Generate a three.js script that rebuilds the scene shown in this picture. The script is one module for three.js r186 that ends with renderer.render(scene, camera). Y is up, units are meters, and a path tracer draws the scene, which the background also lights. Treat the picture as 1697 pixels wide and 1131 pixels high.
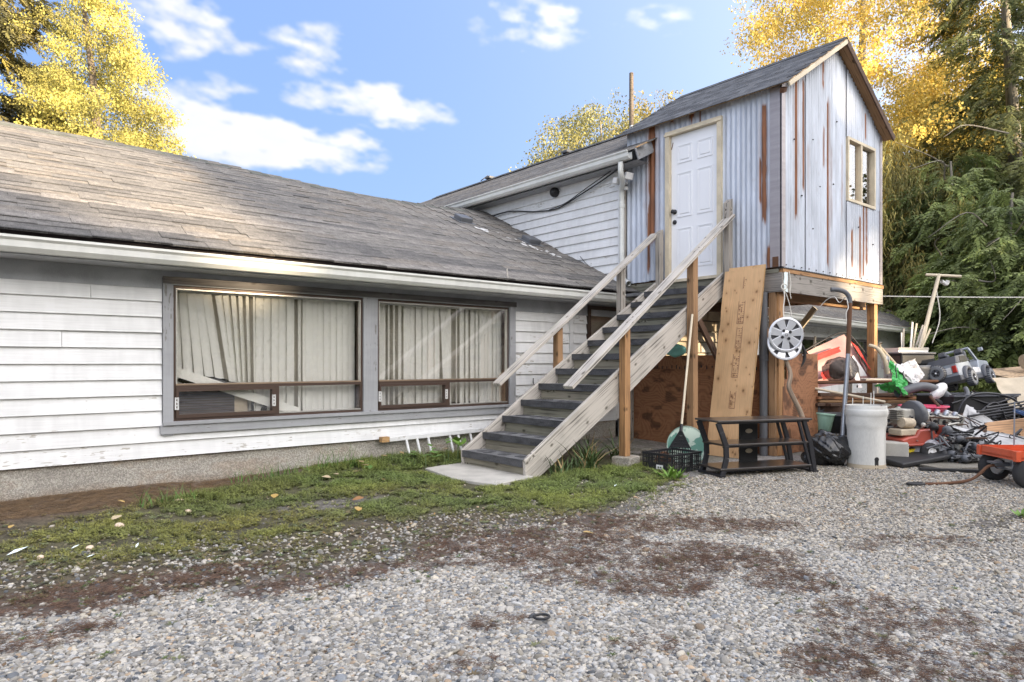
import * as THREE from 'three';
import { mergeGeometries, toCreasedNormals } from 'three/addons/utils/BufferGeometryUtils.js';
import { RoundedBoxGeometry } from 'three/addons/geometries/RoundedBoxGeometry.js';

// ------------------------------------------------------------------ camera, sky, sun, exposure
const scene = new THREE.Scene();
const camera = new THREE.PerspectiveCamera(53.17, 1697 / 1131, 0.1, 2000);
camera.position.set(0, 1.2, 7.144);
camera.lookAt(0 + Math.cos(50 * Math.PI / 180), 1.2, 7.144 - Math.sin(50 * Math.PI / 180));
camera.setViewOffset(1697, 1131, 0, -35.5, 1697, 1131);
const renderer = new THREE.WebGLRenderer({ antialias: true });
renderer.setSize(1024, 682);
renderer.toneMapping = THREE.LinearToneMapping;
renderer.toneMappingExposure = 3.4;
renderer.shadowMap.enabled = true;
const SUN = new THREE.Vector3(0.2, 0.155, 1).normalize();
const sun = new THREE.DirectionalLight(new THREE.Color().setRGB(1, 0.80, 0.55), 4.6);
sun.position.copy(SUN).multiplyScalar(80).add(new THREE.Vector3(8, 0, 0)); sun.target.position.set(8, 0, 0);
sun.shadow.radius = 2.2; sun.castShadow = true; sun.shadow.mapSize.set(4096, 4096);
Object.assign(sun.shadow.camera, { left: -45, right: 45, top: 40, bottom: -20, near: 1, far: 220 });
scene.add(sun, sun.target);

// ------------------------------------------------------------------ random, noise
function rngOf(a) { return () => { a = (a + 0x6d2b79f5) | 0; let t = Math.imul(a ^ (a >>> 15), 1 | a); t = (t + Math.imul(t ^ (t >>> 7), 61 | t)) ^ t; return ((t ^ (t >>> 14)) >>> 0) / 4294967296; }; }
let R = rngOf(11);
const rr = (a, b) => a + (b - a) * R(), clamp = (x, a = 0, b = 1) => x < a ? a : x > b ? b : x, mix = (a, b, t) => a + (b - a) * t;
const sstep = (a, b, x) => { const t = clamp((x - a) / (b - a)); return t * t * (3 - 2 * t); };
const HASH = new Float32Array(65536); { const r = rngOf(77); for (let i = 0; i < 65536; i++) HASH[i] = r(); }
function vn(x, y, px = 0, py = 0, s = 0) {      // value noise, periodic when px, py are given
  const x0 = Math.floor(x), y0 = Math.floor(y); let fx = x - x0, fy = y - y0; fx = fx * fx * (3 - 2 * fx); fy = fy * fy * (3 - 2 * fy);
  let xa = x0, xb = x0 + 1, ya = y0, yb = y0 + 1;
  if (px) { xa = ((xa % px) + px) % px; xb = ((xb % px) + px) % px; }
  if (py) { ya = ((ya % py) + py) % py; yb = ((yb % py) + py) % py; }
  const h = (a, b) => HASH[(Math.imul(a, 73) + Math.imul(b, 15731) + s * 977 & 65535)];
  const a = h(xa, ya), b = h(xb, ya), c = h(xa, yb), d = h(xb, yb);
  return a + (b - a) * fx + (c - a) * fy + (a - b - c + d) * fx * fy;
}
function fbm(x, y, oct = 4, px = 0, py = 0, s = 0) { let v = 0, a = 0.5, t = 0; for (let o = 0; o < oct; o++) { v += a * vn(x, y, px, py, s + o * 7); t += a; a *= 0.5; x *= 2; y *= 2; px *= 2; py *= 2; } return v / t; }

// ------------------------------------------------------------------ sky: air and clouds
{
  const W = 2880, H = 1440, d = new Float32Array(W * H * 4), D2R = Math.PI / 180;
  // cloud banks: azimuth, elevation, half width, half height (degrees), strength
  const banks = [[-77.3, 24.6, 4.6, 2.6, 1], [-74, 23.2, 3.4, .8, .8], [-67, 24.3, 3.6, 1.2, .75], [-66, 22.9, 3.2, .9, .7], [-62.2, 20.6, 5.6, 1.3, 1.15], [-58.2, 19.9, 3.6, 1.0, 1.0], 
    [-76, 17.6, 4.6, 2.4, 1.2], [-71.5, 17, 5, 1.9, 1.2], [-66.5, 16.6, 5.6, 1.7, 1.25], [-62, 17.8, 2.6, 1.1, .8], [-49, 26.8, 4.2, 2.0, .6], [-45.5, 26.2, 2.4, 1.6, .5], [-38.5, 26.4, 3.2, 1.4, .45], [-15, 15.5, 3.5, 2.2, .8], 
    [-73, 20.4, 3, 1.2, .5], [-40, 12, 9, 1.2, .3], [-95, 22, 7, 3, .9], [-108, 18, 9, 3, 1], [2, 20, 9, 3, .9], [18, 27, 10, 4, .9]];
  for (let j = 0; j < H; j++) for (let i = 0; i < W; i++) {
    const el = ((j + .5) / H - .5) * 180, az = ((i + .5) / W - .5) * 360, o = (j * W + i) * 4;
    const e = Math.max(0, el), cy = Math.cos(el * D2R), y = Math.sin(el * D2R), x = cy * Math.cos(az * D2R), z = cy * Math.sin(az * D2R);
    const cosS = x * SUN.x + y * SUN.y + z * SUN.z;
    const t = Math.pow(clamp(e / 40), .62), glow = Math.pow(clamp(cosS * .5 + .5), 2.6);
    let r = mix(.14, .077, t) + glow * 1.32, g = mix(.22, .132, t) + glow * 1.22, b = mix(.315, .285, t) + glow * 1.07;
    const hz = Math.exp(-e / 5); r += hz * (.05 + .3 * glow); g += hz * (.04 + .2 * glow); b += hz * .02;
    if (el > -2) {
      const inView = az > -112 && az < 30 && el < 34; let c = 0;
      if (inView) {
        const wx = (fbm(az * .22, el * .5, 4, 0, 0, 3) - .5) * 4.5, wy = (fbm(az * .3 + 40, el * .6, 4, 0, 0, 5) - .5) * 1.7;
        for (const [a, b2, rx, ry, s] of banks) { const dx = (az + wx - a) / rx, dy = (el + wy - b2) / ry, q = dx * dx + dy * dy; if (q < 1.8) c += s * Math.max(0, 1 - q / 1.5); }
        const f = fbm(az * .6 + 9, el * 1.5 + az * .15, 6, 0, 0, 9);
        c = clamp((c * .95 - .22) + (f - .5) * 2.3 * clamp(c * 2.0)); c = Math.pow(c, 1.15) * (1.25 - .25 * c);
        c = Math.max(0, c);
      }
      const edge = inView ? clamp(Math.min((az + 112) / 8, (30 - az) / 8, (34 - el) / 5)) : 0;
      if (edge < 1) { const k = 1 / Math.max(.12, y), f = fbm(x * k * 1.3 + 20, z * k * 1.3 + 7, 5, 0, 0, 13); c = mix(clamp((f - .5) * 3.2) * sstep(3, 12, el), c, edge); }
      c = clamp(c) * .96;
      const body = .93 + .1 * fbm(az * .8, el * 1.6, 3, 0, 0, 21);
      r = mix(r, (.305 + glow * 1.2) * body, c); g = mix(g, (.308 + glow * 1.12) * body, c); b = mix(b, (.315 + glow * 1.0) * body, c);
    } 
    if (el < 0) { const k = sstep(0, -4, el); r = mix(r, .07, k); g = mix(g, .07, k); b = mix(b, .06, k); }
    d[o] = r; d[o + 1] = g; d[o + 2] = b; d[o + 3] = 1;
  }
  const sky = new THREE.DataTexture(d, W, H, THREE.RGBAFormat, THREE.FloatType);
  sky.mapping = THREE.EquirectangularReflectionMapping; sky.magFilter = sky.minFilter = THREE.LinearFilter; sky.needsUpdate = true;
  scene.background = sky; scene.environment = sky;
}

// ------------------------------------------------------------------ textures and materials
function tex(w, h, fn, { srgb = true, ru = 1, rv = 1, clampEdge = false } = {}) {   // fn(u, v) -> linear grey or [r, g, b]; ru, rv = metres covered
  const d = new Uint8Array(w * h * 4), enc = x => Math.round(255 * clamp(srgb ? (x <= .0031308 ? x * 12.92 : 1.055 * Math.pow(x, 1 / 2.4) - .055) : x));
  for (let j = 0; j < h; j++) for (let i = 0; i < w; i++) { const c = fn((i + .5) / w, (j + .5) / h), o = (j * w + i) * 4, a = Array.isArray(c); d[o] = enc(a ? c[0] : c); d[o + 1] = enc(a ? c[1] : c); d[o + 2] = enc(a ? c[2] : c); d[o + 3] = 255; }
  const t = new THREE.DataTexture(d, w, h); t.magFilter = THREE.LinearFilter; t.minFilter = THREE.LinearFilter;
  t.wrapS = t.wrapT = clampEdge ? THREE.ClampToEdgeWrapping : THREE.RepeatWrapping; t.repeat.set(1 / ru, 1 / rv); if (srgb) t.colorSpace = THREE.SRGBColorSpace; t.needsUpdate = true; return t;
}
const rgb = (r, g, b) => new THREE.Color().setRGB(r, g, b);
const M = {};
function mat(name, color, rough, o = {}) { const { phys, ...p } = o; const m = new (phys ? THREE.MeshPhysicalMaterial : THREE.MeshStandardMaterial)({ color: rgb(...color), roughness: rough, side: THREE.DoubleSide, ...p }); m.name = name; return M[name] = m; }
// weathered wood: grain runs along u (1.6 m x 0.4 m)
const woodFn = (ks) => { const r = rngOf(ks), kn = []; for (let i = 0; i < 7; i++) kn.push([r(), r(), .012 + .02 * r()]);
  return (u, v) => { let w = v + .03 * fbm(u * 3, v * 4, 3, 3, 4, ks); let dk = 0;
    for (const [a, b, s] of kn) { let du = (u - a) * 1.6, dv = (v - b) * .4; du -= 1.6 * Math.round(du / 1.6); dv -= .4 * Math.round(dv / .4); const q = Math.hypot(du, dv * 1.5) / s; w += .05 * Math.exp(-q * q * .25) * Math.sign(dv); dk = Math.max(dk, Math.exp(-q * q * q * .6)); }
    const g = fbm(u * 4, w * 64, 3, 4, 64, ks + 1), f = fbm(u * 16, w * 200, 2, 16, 200, ks + 2), blot = fbm(u * 6, v * 3, 4, 6, 3, ks + 3), crack = sstep(.70, .80, fbm(u * 3, w * 40, 2, 3, 40, ks + 5));
    const s = (.55 + .75 * g + .25 * (f - .5)) * (.62 + .76 * blot) * (1 - .6 * crack) * (1 - .72 * dk); return [s, s * (1 - .03 * dk), s * (1 - .1 * dk)]; }; };
const TW = tex(768, 384, woodFn(3), { ru: 1.6, rv: .4 }), TW2 = tex(512, 256, woodFn(31), { ru: 1.6, rv: .4 });
const TMOT = tex(512, 512, (u, v) => .62 + .5 * fbm(u * 5, v * 5, 6, 5, 5, 40) + .14 * (vn(u * 200, v * 200, 200, 200, 41) - .5), { ru: .8, rv: .8 });   // mottled grime
const TGRAN = tex(512, 512, (u, v) => { const g = vn(u * 230, v * 230, 230, 230, 50), b = fbm(u * 6, v * 14, 5, 6, 14, 51), st = fbm(u * 8, v * 36, 3, 8, 36, 52); return (.5 + .9 * g * g) * (.35 + 1.1 * b) * (.7 + .55 * st); }, { ru: .7, rv: .7 });
const TCONC = tex(1024, 512, (u, v) => { const p = vn(u * 260, v * 130, 260, 130, 60), p2 = vn(u * 130, v * 65, 130, 65, 63), b = fbm(u * 8, v * 4, 5, 8, 4, 61), dirt = .55 * sstep(.45, .75, fbm(u * 5, v * 3, 4, 5, 3, 62)); const s = (.6 + .45 * sstep(.3, .8, p * .6 + p2 * .4)) * (.62 + .72 * b) ; return [s * mix(1, .74, dirt), s * mix(.97, .66, dirt), s * mix(.9, .54, dirt)]; }, { ru: 1.15, rv: .575 });
const paintFn = (ks, peelAmt) => (u, v) => { const d = fbm(u * 6, v * 2, 5, 6, 2, ks), st = fbm(u * 40, v * 2, 3, 40, 2, ks + 1), gr = fbm(u * 12, v * 70, 2, 12, 70, ks + 4); const mask = fbm(u * 7, v * 5, 3, 7, 5, ks + 2), p = fbm(u * 34, v * 48, 4, 34, 48, ks + 3); const peel = .85 * sstep(.60, .65, p * .6 + mask * .46 - (1 - peelAmt) * .14);
  const s = (.86 + .2 * d) * (.90 + .18 * st) * (.92 + .15 * gr); return [mix(s, .50, peel), mix(s, .46, peel), mix(s * .99, .40, peel)]; };
const TPAINT = tex(1024, 256, paintFn(70, -1), { ru: 2.4, rv: .6 }), TPEEL = tex(1024, 256, paintFn(80, .32), { ru: 2.4, rv: .6 });
const TPLY = tex(512, 1024, (() => { const r = rngOf(91), kn = []; for (let i = 0; i < 46; i++) kn.push([r() * .6, r() * 2.44, .006 + .014 * r() * r() + (r() < .25 ? .008 : 0)]);
  return (u, v) => { const x = u * .6, y = v * 2.44; let w = x + .02 * fbm(y * 2, x * 5, 3, 0, 0, 92), dk = 0, halo = 0; for (const [a, b, s] of kn) { const q = Math.hypot((x - a), (y - b) * .8) / s; if (q < 6) { w += .008 * Math.exp(-q * q * .1); dk = Math.max(dk, Math.exp(-q * q * 1.2)); halo = Math.max(halo, Math.exp(-q * q * .12)); } }
    const ring = .5 + .5 * Math.sin(60 * (w * 6 + .8 * fbm(x * 4, y * 1.1, 3, 0, 0, 93))), g = fbm(x * 150, y * 6, 3, 0, 0, 94), b = fbm(x * 4, y * 4, 4, 0, 0, 95); const s = (.82 + .12 * ring + .2 * (g - .5)) * (.76 + .48 * b) * (1 - .68 * dk) * (1 - .28 * halo * fbm(x * 50, y * 50, 2, 0, 0, 96)); return [s, s * (1 - .1 * dk - .05 * halo), s * (1 - .2 * dk - .1 * halo)]; }; })(), { ru: .6, rv: 2.44 });
const TPLYD = tex(512, 512, (u, v) => { const w = fbm(u * 3, v * 3, 3, 3, 3, 100), ring = .5 + .5 * Math.sin(40 * (w * 2 + v * 1.5)), g = fbm(u * 6, v * 120, 3, 6, 120, 101), b = sstep(.32, .5, fbm(u * 6, v * 9, 5, 6, 9, 102)); const s = (.7 + .3 * ring + .4 * (g - .5)) * (.45 + .65 * b); return [s, s * .97, s * .95]; }, { ru: 1.2, rv: 1.2 });
const TZINC = tex(512, 512, (u, v) => .80 + .22 * fbm(u * 26, v * 10, 4, 26, 10, 110) + .16 * (fbm(u * 60, v * 4, 2, 60, 4, 111) - .5), { ru: 1, rv: 2 });

const BUMP = (t, s) => ({ map: t, bumpMap: t, bumpScale: s });
mat('greyWood', [.40, .36, .31], .9, BUMP(TW, .004)); mat('paleWood', [.53, .485, .425], .88, BUMP(TW, .003)); mat('mossWood', [.215, .205, .155], .95, BUMP(TW, .004));
mat('brownWood', [.36, .21, .105], .8, BUMP(TW2, .003)); mat('orangeWood', [.44, .235, .10], .72, BUMP(TW2, .002)); mat('darkWood', [.12, .07, .045], .85, BUMP(TW2, .003)); mat('creamWood', [.72, .62, .45], .65, { map: TMOT });
mat('trimGrey', [.36, .365, .38], .8, BUMP(TPEEL, .0015)); mat('trimDark', [.135, .125, .12], .8, BUMP(TW2, .002)); mat('frieze', [.45, .46, .475], .75, { map: TMOT });
mat('white', [.80, .80, .80], .55, BUMP(TPAINT, .0008)); mat('whitePeel', [.79, .79, .785], .6, BUMP(TPEEL, .0012)); mat('gutterWhite', [.74, .74, .70], .45, { map: TPAINT }); mat('doorWhite', [.86, .86, .87], .4);
mat('bronze', [.085, .055, .042], .45, { metalness: .3 }); mat('alum', [.62, .60, .55], .4, { metalness: .7, map: TMOT }); mat('copperTrim', [.42, .31, .22], .4, { metalness: .6, map: TMOT });
mat('glass', [1, 1, 1], .015, { phys: true, transmission: 1, thickness: 0, ior: 1.9, specularIntensity: 1 });
mat('blind', [.90, .89, .82], .8, { phys: true, transmission: .25, thickness: 0 }); mat('interior', [.48, .40, .32], .95, { map: TMOT }); mat('matteDark', [.05, .042, .038], .95);
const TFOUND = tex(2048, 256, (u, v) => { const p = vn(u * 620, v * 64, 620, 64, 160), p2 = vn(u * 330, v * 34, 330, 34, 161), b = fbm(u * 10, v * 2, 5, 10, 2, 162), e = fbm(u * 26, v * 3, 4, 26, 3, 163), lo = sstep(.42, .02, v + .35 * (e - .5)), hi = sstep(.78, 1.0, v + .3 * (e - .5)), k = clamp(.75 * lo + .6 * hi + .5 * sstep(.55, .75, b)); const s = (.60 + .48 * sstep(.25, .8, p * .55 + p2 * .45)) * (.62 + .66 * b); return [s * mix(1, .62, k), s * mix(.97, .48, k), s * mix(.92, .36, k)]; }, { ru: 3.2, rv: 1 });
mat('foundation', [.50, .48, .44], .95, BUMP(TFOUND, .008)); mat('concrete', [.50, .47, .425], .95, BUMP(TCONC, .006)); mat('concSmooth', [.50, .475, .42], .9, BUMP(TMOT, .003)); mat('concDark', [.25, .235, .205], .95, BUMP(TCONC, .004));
const SHC = [[.235, .22, .20], [.27, .25, .222], [.165, .156, .146], [.315, .29, .26], [.205, .192, .175], [.262, .234, .20]];
const TSH = tex(512, 256, (u, v) => { const g = vn(u * 260, v * 70, 260, 70, 50), b = fbm(u * 7, v * 3, 4, 7, 3, 51), st = fbm(u * 40, v * 3, 3, 40, 3, 52), e = sstep(.80, .95, v + .14 * (fbm(u * 30, v * 2, 3, 30, 2, 53) - .5)); return (.5 + .9 * g * g) * (.45 + .9 * b) * (.7 + .55 * st) * (1 - .62 * e); }, { ru: .9, rv: 1 });  // dark front band paints in course shadow lines along with edge staining
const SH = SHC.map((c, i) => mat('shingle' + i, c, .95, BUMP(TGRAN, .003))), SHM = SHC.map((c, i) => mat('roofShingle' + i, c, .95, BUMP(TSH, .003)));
const SHD = [[.10, .105, .115], [.13, .135, .145], [.085, .088, .095], [.16, .165, .175]].map((c, i) => mat('darkShingle' + i, c, .92, BUMP(TGRAN, .003)));
mat('ridgeCap', [.17, .175, .15], .95, BUMP(TGRAN, .004)); mat('tarEdge', [.035, .025, .025], .9);
mat('gapSheet', [.50, .47, .41], .9); mat('zinc', [.565, .615, .67], .55, { metalness: .25, map: TZINC, vertexColors: true }); mat('rust', [.14, .066, .034], .9, BUMP(TMOT, .004)); mat('flash', [.42, .38, .38], .5, { metalness: .5, map: TZINC });
mat('tread', [.10, .10, .105], .95, BUMP(TGRAN, .002)); mat('treadTop', [.23, .23, .23], .9, BUMP(TGRAN, .002)); mat('riser', [.27, .245, .185], .95, BUMP(TW, .003));
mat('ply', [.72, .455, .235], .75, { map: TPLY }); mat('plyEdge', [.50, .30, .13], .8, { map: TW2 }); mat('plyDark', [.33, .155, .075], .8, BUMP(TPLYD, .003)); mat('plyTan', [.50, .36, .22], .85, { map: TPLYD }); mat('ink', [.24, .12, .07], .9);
mat('black', [.022, .022, .023], .55, { map: TMOT }); mat('blackGloss', [.012, .012, .013], .16, { phys: true, clearcoat: .6, clearcoatRoughness: .12 }); mat('blackMetal', [.045, .045, .05], .42, { metalness: .4, map: TMOT }); mat('rubber', [.035, .034, .034], .85, BUMP(TMOT, .002)); mat('blackBag', [.015, .015, .016], .22, { phys: true, clearcoat: .3 });
mat('smoked', [.05, .043, .038], .28, { phys: true, clearcoat: .5, clearcoatRoughness: .2, map: TMOT });
mat('dullWhite', [.50, .50, .50], .5, { map: TMOT }); mat('silver', [.70, .71, .73], .32, { metalness: .55 }); mat('silverDark', [.15, .15, .16], .4, { metalness: .5 }); mat('pvc', [.68, .67, .62], .42, { map: TMOT, bumpMap: TMOT, bumpScale: .001 }); mat('steel', [.40, .42, .46], .38, { metalness: .8, map: TMOT }); mat('castAlu', [.55, .53, .47], .55, { metalness: .45, map: TMOT });
mat('redPlastic', [.42, .085, .055], .45, { map: TMOT }); mat('wagonRed', [.70, .115, .045], .35, { map: TMOT }); mat('pink', [.75, .09, .17], .45); mat('green', [.06, .50, .10], .45, { phys: true, transmission: .15, thickness: 0, map: TMOT }); mat('teal', [.25, .62, .55], .45); mat('potGreen', [.30, .46, .34], .6, { map: TMOT }); mat('yellow', [.80, .60, .03], .5);
mat('whitePlastic', [.80, .79, .77], .5, { map: TMOT }); mat('whiteCloth', [.78, .75, .72], .9); mat('redCloth', [.58, .045, .035], .85); mat('pinkCloth', [.60, .37, .34], .9, { map: TMOT }); mat('meshCloth', [.13, .10, .085], .8, { opacity: .62, transparent: true, map: TMOT }); mat('tan', [.55, .46, .33], .7, { map: TMOT }); mat('greyPlastic', [.12, .125, .135], .5, { map: TMOT });
mat('film', [.55, .56, .60], .2, { phys: true, clearcoat: .6, opacity: .7, transparent: true, map: TMOT }); mat('toySilver', [.42, .46, .51], .35, { map: TMOT, metalness: .15 }); mat('toyGrey', [.10, .105, .12], .55, { map: TMOT }); mat('tailRed', [.42, .025, .02], .3); mat('toyTyre', [.24, .25, .26], .8, { map: TMOT });
mat('bark', [.16, .13, .10], .95, BUMP(TW2, .01)); mat('paleBark', [.30, .27, .22], .95, BUMP(TW2, .01)); mat('branchWood', [.36, .27, .19], .9, BUMP(TW2, .004)); mat('rope', [.66, .63, .56], .9); mat('blue', [.05, .10, .22], .4); mat('blockCream', [.62, .53, .40], .9, { map: TMOT }); mat('orangeTan', [.62, .36, .19], .6, { map: TW2 }); mat('paper', [.78, .87, .86], .6); mat('egg', [.72, .55, .42], .55); mat('leafTan', [.50, .40, .25], .75); mat('leafBrown', [.30, .15, .06], .75); mat('beamGrey', [.30, .275, .245], .92, BUMP(TW2, .004)); mat('leafYellow', [.58, .37, .09], .7, { phys: true, transmission: .3, thickness: 0 }); mat('tray', [.50, .60, .54], .35, { metalness: .2, map: tex(256, 256, (u, v) => { const f = fbm(u * 7, v * 7, 5, 7, 7, 130), k = sstep(.46, .54, f); return [mix(.95, .22, k), mix(.95, .42, k), mix(.88, .36, k)]; }, { ru: .45, rv: .45 }) });

// ------------------------------------------------------------------ geometry helpers
function plain(g) { g = g.index ? g.toNonIndexed() : g; if (!g.attributes.normal) g.computeVertexNormals(); for (const k of Object.keys(g.attributes)) if (!['position', 'normal', 'uv', 'color'].includes(k)) g.deleteAttribute(k); return g; }
function boxUV(g, ax = 'x', off = [R() * 3, R() * 3]) {   // uv in metres by the face's main direction, u along the grain axis
  g = plain(g); const p = g.attributes.position, n = g.attributes.normal, uv = new Float32Array(p.count * 2), A = ['x', 'y', 'z'].indexOf(ax);
  for (let i = 0; i < p.count; i += 3) { const m = [0, 0, 0]; for (let k = 0; k < 3; k++) { m[0] += Math.abs(n.getX(i + k)); m[1] += Math.abs(n.getY(i + k)); m[2] += Math.abs(n.getZ(i + k)); }
    const d = m[0] >= m[1] && m[0] >= m[2] ? 0 : m[1] >= m[2] ? 1 : 2; let a = [0, 1, 2].filter(q => q !== d); if (a[1] === A) a = [a[1], a[0]];
    for (let k = 0; k < 3; k++) { const q = [p.getX(i + k), p.getY(i + k), p.getZ(i + k)]; uv[(i + k) * 2] = q[a[0]] + off[0]; uv[(i + k) * 2 + 1] = q[a[1]] + off[1] + d * .37; } }
  g.setAttribute('uv', new THREE.BufferAttribute(uv, 2)); return g;
}
const longest = (w, h, d) => w >= h && w >= d ? 'x' : h >= d ? 'y' : 'z';
function bx(w, h, d, x = 0, y = 0, z = 0, rx = 0, ry = 0, rz = 0, ax) { const g = boxUV(new THREE.BoxGeometry(w, h, d), ax || longest(w, h, d)); if (rx || ry || rz) g.applyMatrix4(new THREE.Matrix4().makeRotationFromEuler(new THREE.Euler(rx, ry, rz))); return g.translate(x, y, z); }
const bb = (x0, x1, y0, y1, z0, z1, ax) => bx(x1 - x0, y1 - y0, z1 - z0, (x0 + x1) / 2, (y0 + y1) / 2, (z0 + z1) / 2, 0, 0, 0, ax);   // a box by its bounds
function rbx(w, h, d, r, x = 0, y = 0, z = 0, rx = 0, ry = 0, rz = 0, seg = 1) { const g = boxUV(new RoundedBoxGeometry(w, h, d, seg, Math.min(r, w / 2.01, h / 2.01, d / 2.01)), longest(w, h, d)); if (rx || ry || rz) g.applyMatrix4(new THREE.Matrix4().makeRotationFromEuler(new THREE.Euler(rx, ry, rz))); return g.translate(x, y, z); }
const V = (x, y, z) => new THREE.Vector3(x, y, z);
function beam(a, b, h, d, up = [0, 1, 0], r = .004) {   // a board from a to b, h thick along up, d wide across
  a = V(...a); b = V(...b); const L = a.distanceTo(b), X = b.clone().sub(a).normalize(), Z = V(0, 0, 0).crossVectors(X, V(...up)).normalize(), Y = V(0, 0, 0).crossVectors(Z, X);
  const g = r ? rbx(L, h, d, r) : bx(L, h, d, 0, 0, 0, 0, 0, 0, 'x'); return g.applyMatrix4(new THREE.Matrix4().makeBasis(X, Y, Z).setPosition(a.clone().add(b).multiplyScalar(.5)));
}
function tube(pts, r, seg = 0, rad = 7, closed = false) { const c = pts.length === 2 ? new THREE.LineCurve3(V(...pts[0]), V(...pts[1])) : new THREE.CatmullRomCurve3(pts.map(p => V(...p)), closed, 'centripetal'); const g = plain(new THREE.TubeGeometry(c, seg || (pts.length === 2 ? 1 : pts.length * 5), r, rad, closed)); const uv = g.attributes.uv, L = c.getLength(); for (let i = 0; i < uv.count; i++) uv.setXY(i, uv.getX(i) * L, uv.getY(i) * r * 6.28); return g; }
function rod(a, b, r0, r1 = r0, seg = 10) { a = V(...a); b = V(...b); const L = a.distanceTo(b), g = plain(new THREE.CylinderGeometry(r1, r0, L, seg)); return g.applyMatrix4(new THREE.Matrix4().compose(a.clone().add(b).multiplyScalar(.5), new THREE.Quaternion().setFromUnitVectors(V(0, 1, 0), b.clone().sub(a).normalize()), V(1, 1, 1))); }
function taperTube(pts, rs, rad = 8, seg = 24) { const c = new THREE.CatmullRomCurve3(pts.map(p => V(...p))); const g = new THREE.TubeGeometry(c, seg, 1, rad); const p = g.attributes.position, fr = seg + 1; for (let i = 0; i < fr; i++) { const t = i / seg, q = c.getPointAt(t), k = t * (rs.length - 1), k0 = Math.min(rs.length - 2, Math.floor(k)), r = mix(rs[k0], rs[k0 + 1], k - k0); for (let j = 0; j <= rad; j++) { const o = i * (rad + 1) + j; p.setXYZ(o, q.x + (p.getX(o) - q.x) * r, q.y + (p.getY(o) - q.y) * r, q.z + (p.getZ(o) - q.z) * r); } } g.computeVertexNormals(); const uv = g.attributes.uv, L = c.getLength(); for (let i = 0; i < uv.count; i++) uv.setXY(i, uv.getX(i) * L, uv.getY(i) * .5); return plain(g); }
function lathe(prof, seg = 28) { const g = plain(new THREE.LatheGeometry(prof.map(p => new THREE.Vector2(p[0], p[1])), seg)); return g; }
function prism(poly, depth, bev = 0) { const s = new THREE.Shape(poly.map(p => new THREE.Vector2(p[0], p[1]))); return boxUV(new THREE.ExtrudeGeometry(s, { depth: depth - 2 * bev, bevelEnabled: bev > 0, bevelSize: bev, bevelThickness: bev, bevelOffset: -bev, bevelSegments: 1, curveSegments: 8 }).translate(0, 0, bev)); }
function quad(a, b, c, d, n = 1, wob = 0) {   // a cloth or sheet spanned by four corners
  const g = new THREE.PlaneGeometry(1, 1, n, n), p = g.attributes.position; const A = V(...a), B = V(...b), C = V(...c), D = V(...d), nm = B.clone().sub(A).cross(D.clone().sub(A)).normalize();
  for (let i = 0; i < p.count; i++) { const u = p.getX(i) + .5, v = p.getY(i) + .5; const q = A.clone().lerp(B, u).lerp(D.clone().lerp(C, u), v); if (wob) q.addScaledVector(nm, wob * (fbm(u * 5 + a[0] * 9, v * 5 + a[2] * 7, 3) - .5) * 2); p.setXYZ(i, q.x, q.y, q.z); } g.computeVertexNormals(); return plain(g);
}
function crumple(g, amp, fr = 6, s = 0) { const p = g.attributes.position, n = g.attributes.normal; for (let i = 0; i < p.count; i++) { const x = p.getX(i), y = p.getY(i), z = p.getZ(i), k = amp * ((fbm(x * fr + s, y * fr + z * fr * .7, 4, 0, 0, s) - .5) * 2 + .8 * (Math.abs(fbm(z * fr + 5 + s, x * fr * .8 - y * fr, 3) - .5) * 2 - .3)); p.setXYZ(i, x + n.getX(i) * k, y + n.getY(i) * k, z + n.getZ(i) * k); } g.computeVertexNormals(); return plain(g); }
const at = (g, x = 0, y = 0, z = 0, rx = 0, ry = 0, rz = 0, s = 1) => g.clone().applyMatrix4(new THREE.Matrix4().compose(V(x, y, z), new THREE.Quaternion().setFromEuler(new THREE.Euler(rx, ry, rz)), typeof s === 'number' ? V(s, s, s) : V(...s)));
const leafQuad = (l, w, x, y, z, rx, ry, rz) => { const g = new THREE.BufferGeometry(), h = w / 2; g.setAttribute('position', new THREE.Float32BufferAttribute([0, 0, 0, l * .45, .04 * l, -h, l, 0, 0, l * .45, .04 * l, h], 3)); g.setAttribute('uv', new THREE.Float32BufferAttribute([0, 0, .5, 0, 1, 1, .5, 1], 2)); g.setIndex([0, 2, 1, 0, 3, 2]); g.computeVertexNormals(); return at(plain(g), x, y, z, rx, ry, rz); };
function join(gs) { gs = [].concat(gs).map(g => plain(g)); const col = gs.every(g => g.attributes.color); if (!col) gs.forEach(g => g.deleteAttribute('color')); return gs.length === 1 ? gs[0] : mergeGeometries(gs); }

// ------------------------------------------------------------------ objects
const names = new Map();
const numbered = n => { const k = names.get(n) || 0; names.set(n, k + 1); return k ? n + '_' + String(k).padStart(3, '0') : n; };
function thing(name, label, category, pos = [0, 0, 0], o = {}) {
  const t = new THREE.Group(); t.name = numbered(name); t.position.set(...pos); if (o.turn) t.rotation.y = o.turn; if (o.rot) t.rotation.set(...o.rot);
  t.userData = { label, category }; if (o.group) t.userData.group = o.group; if (o.kind) t.userData.kind = o.kind; scene.add(t); return t;
}
function part(parent, name, gs, m, label) { const o = new THREE.Mesh(join(gs), m); o.name = name; if (label) o.userData.label = label; parent.add(o); return o; }
function wpart(parent, name, gs, m, label) { let r = parent; while (r.parent && r.parent !== scene) r = r.parent; const o = part(parent, name, [].concat(gs).map(g => g.clone()), m, label); o.geometry.translate(-r.position.x, -r.position.y, -r.position.z); return o; }   // geometry given in world coordinates, things without turn only
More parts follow.
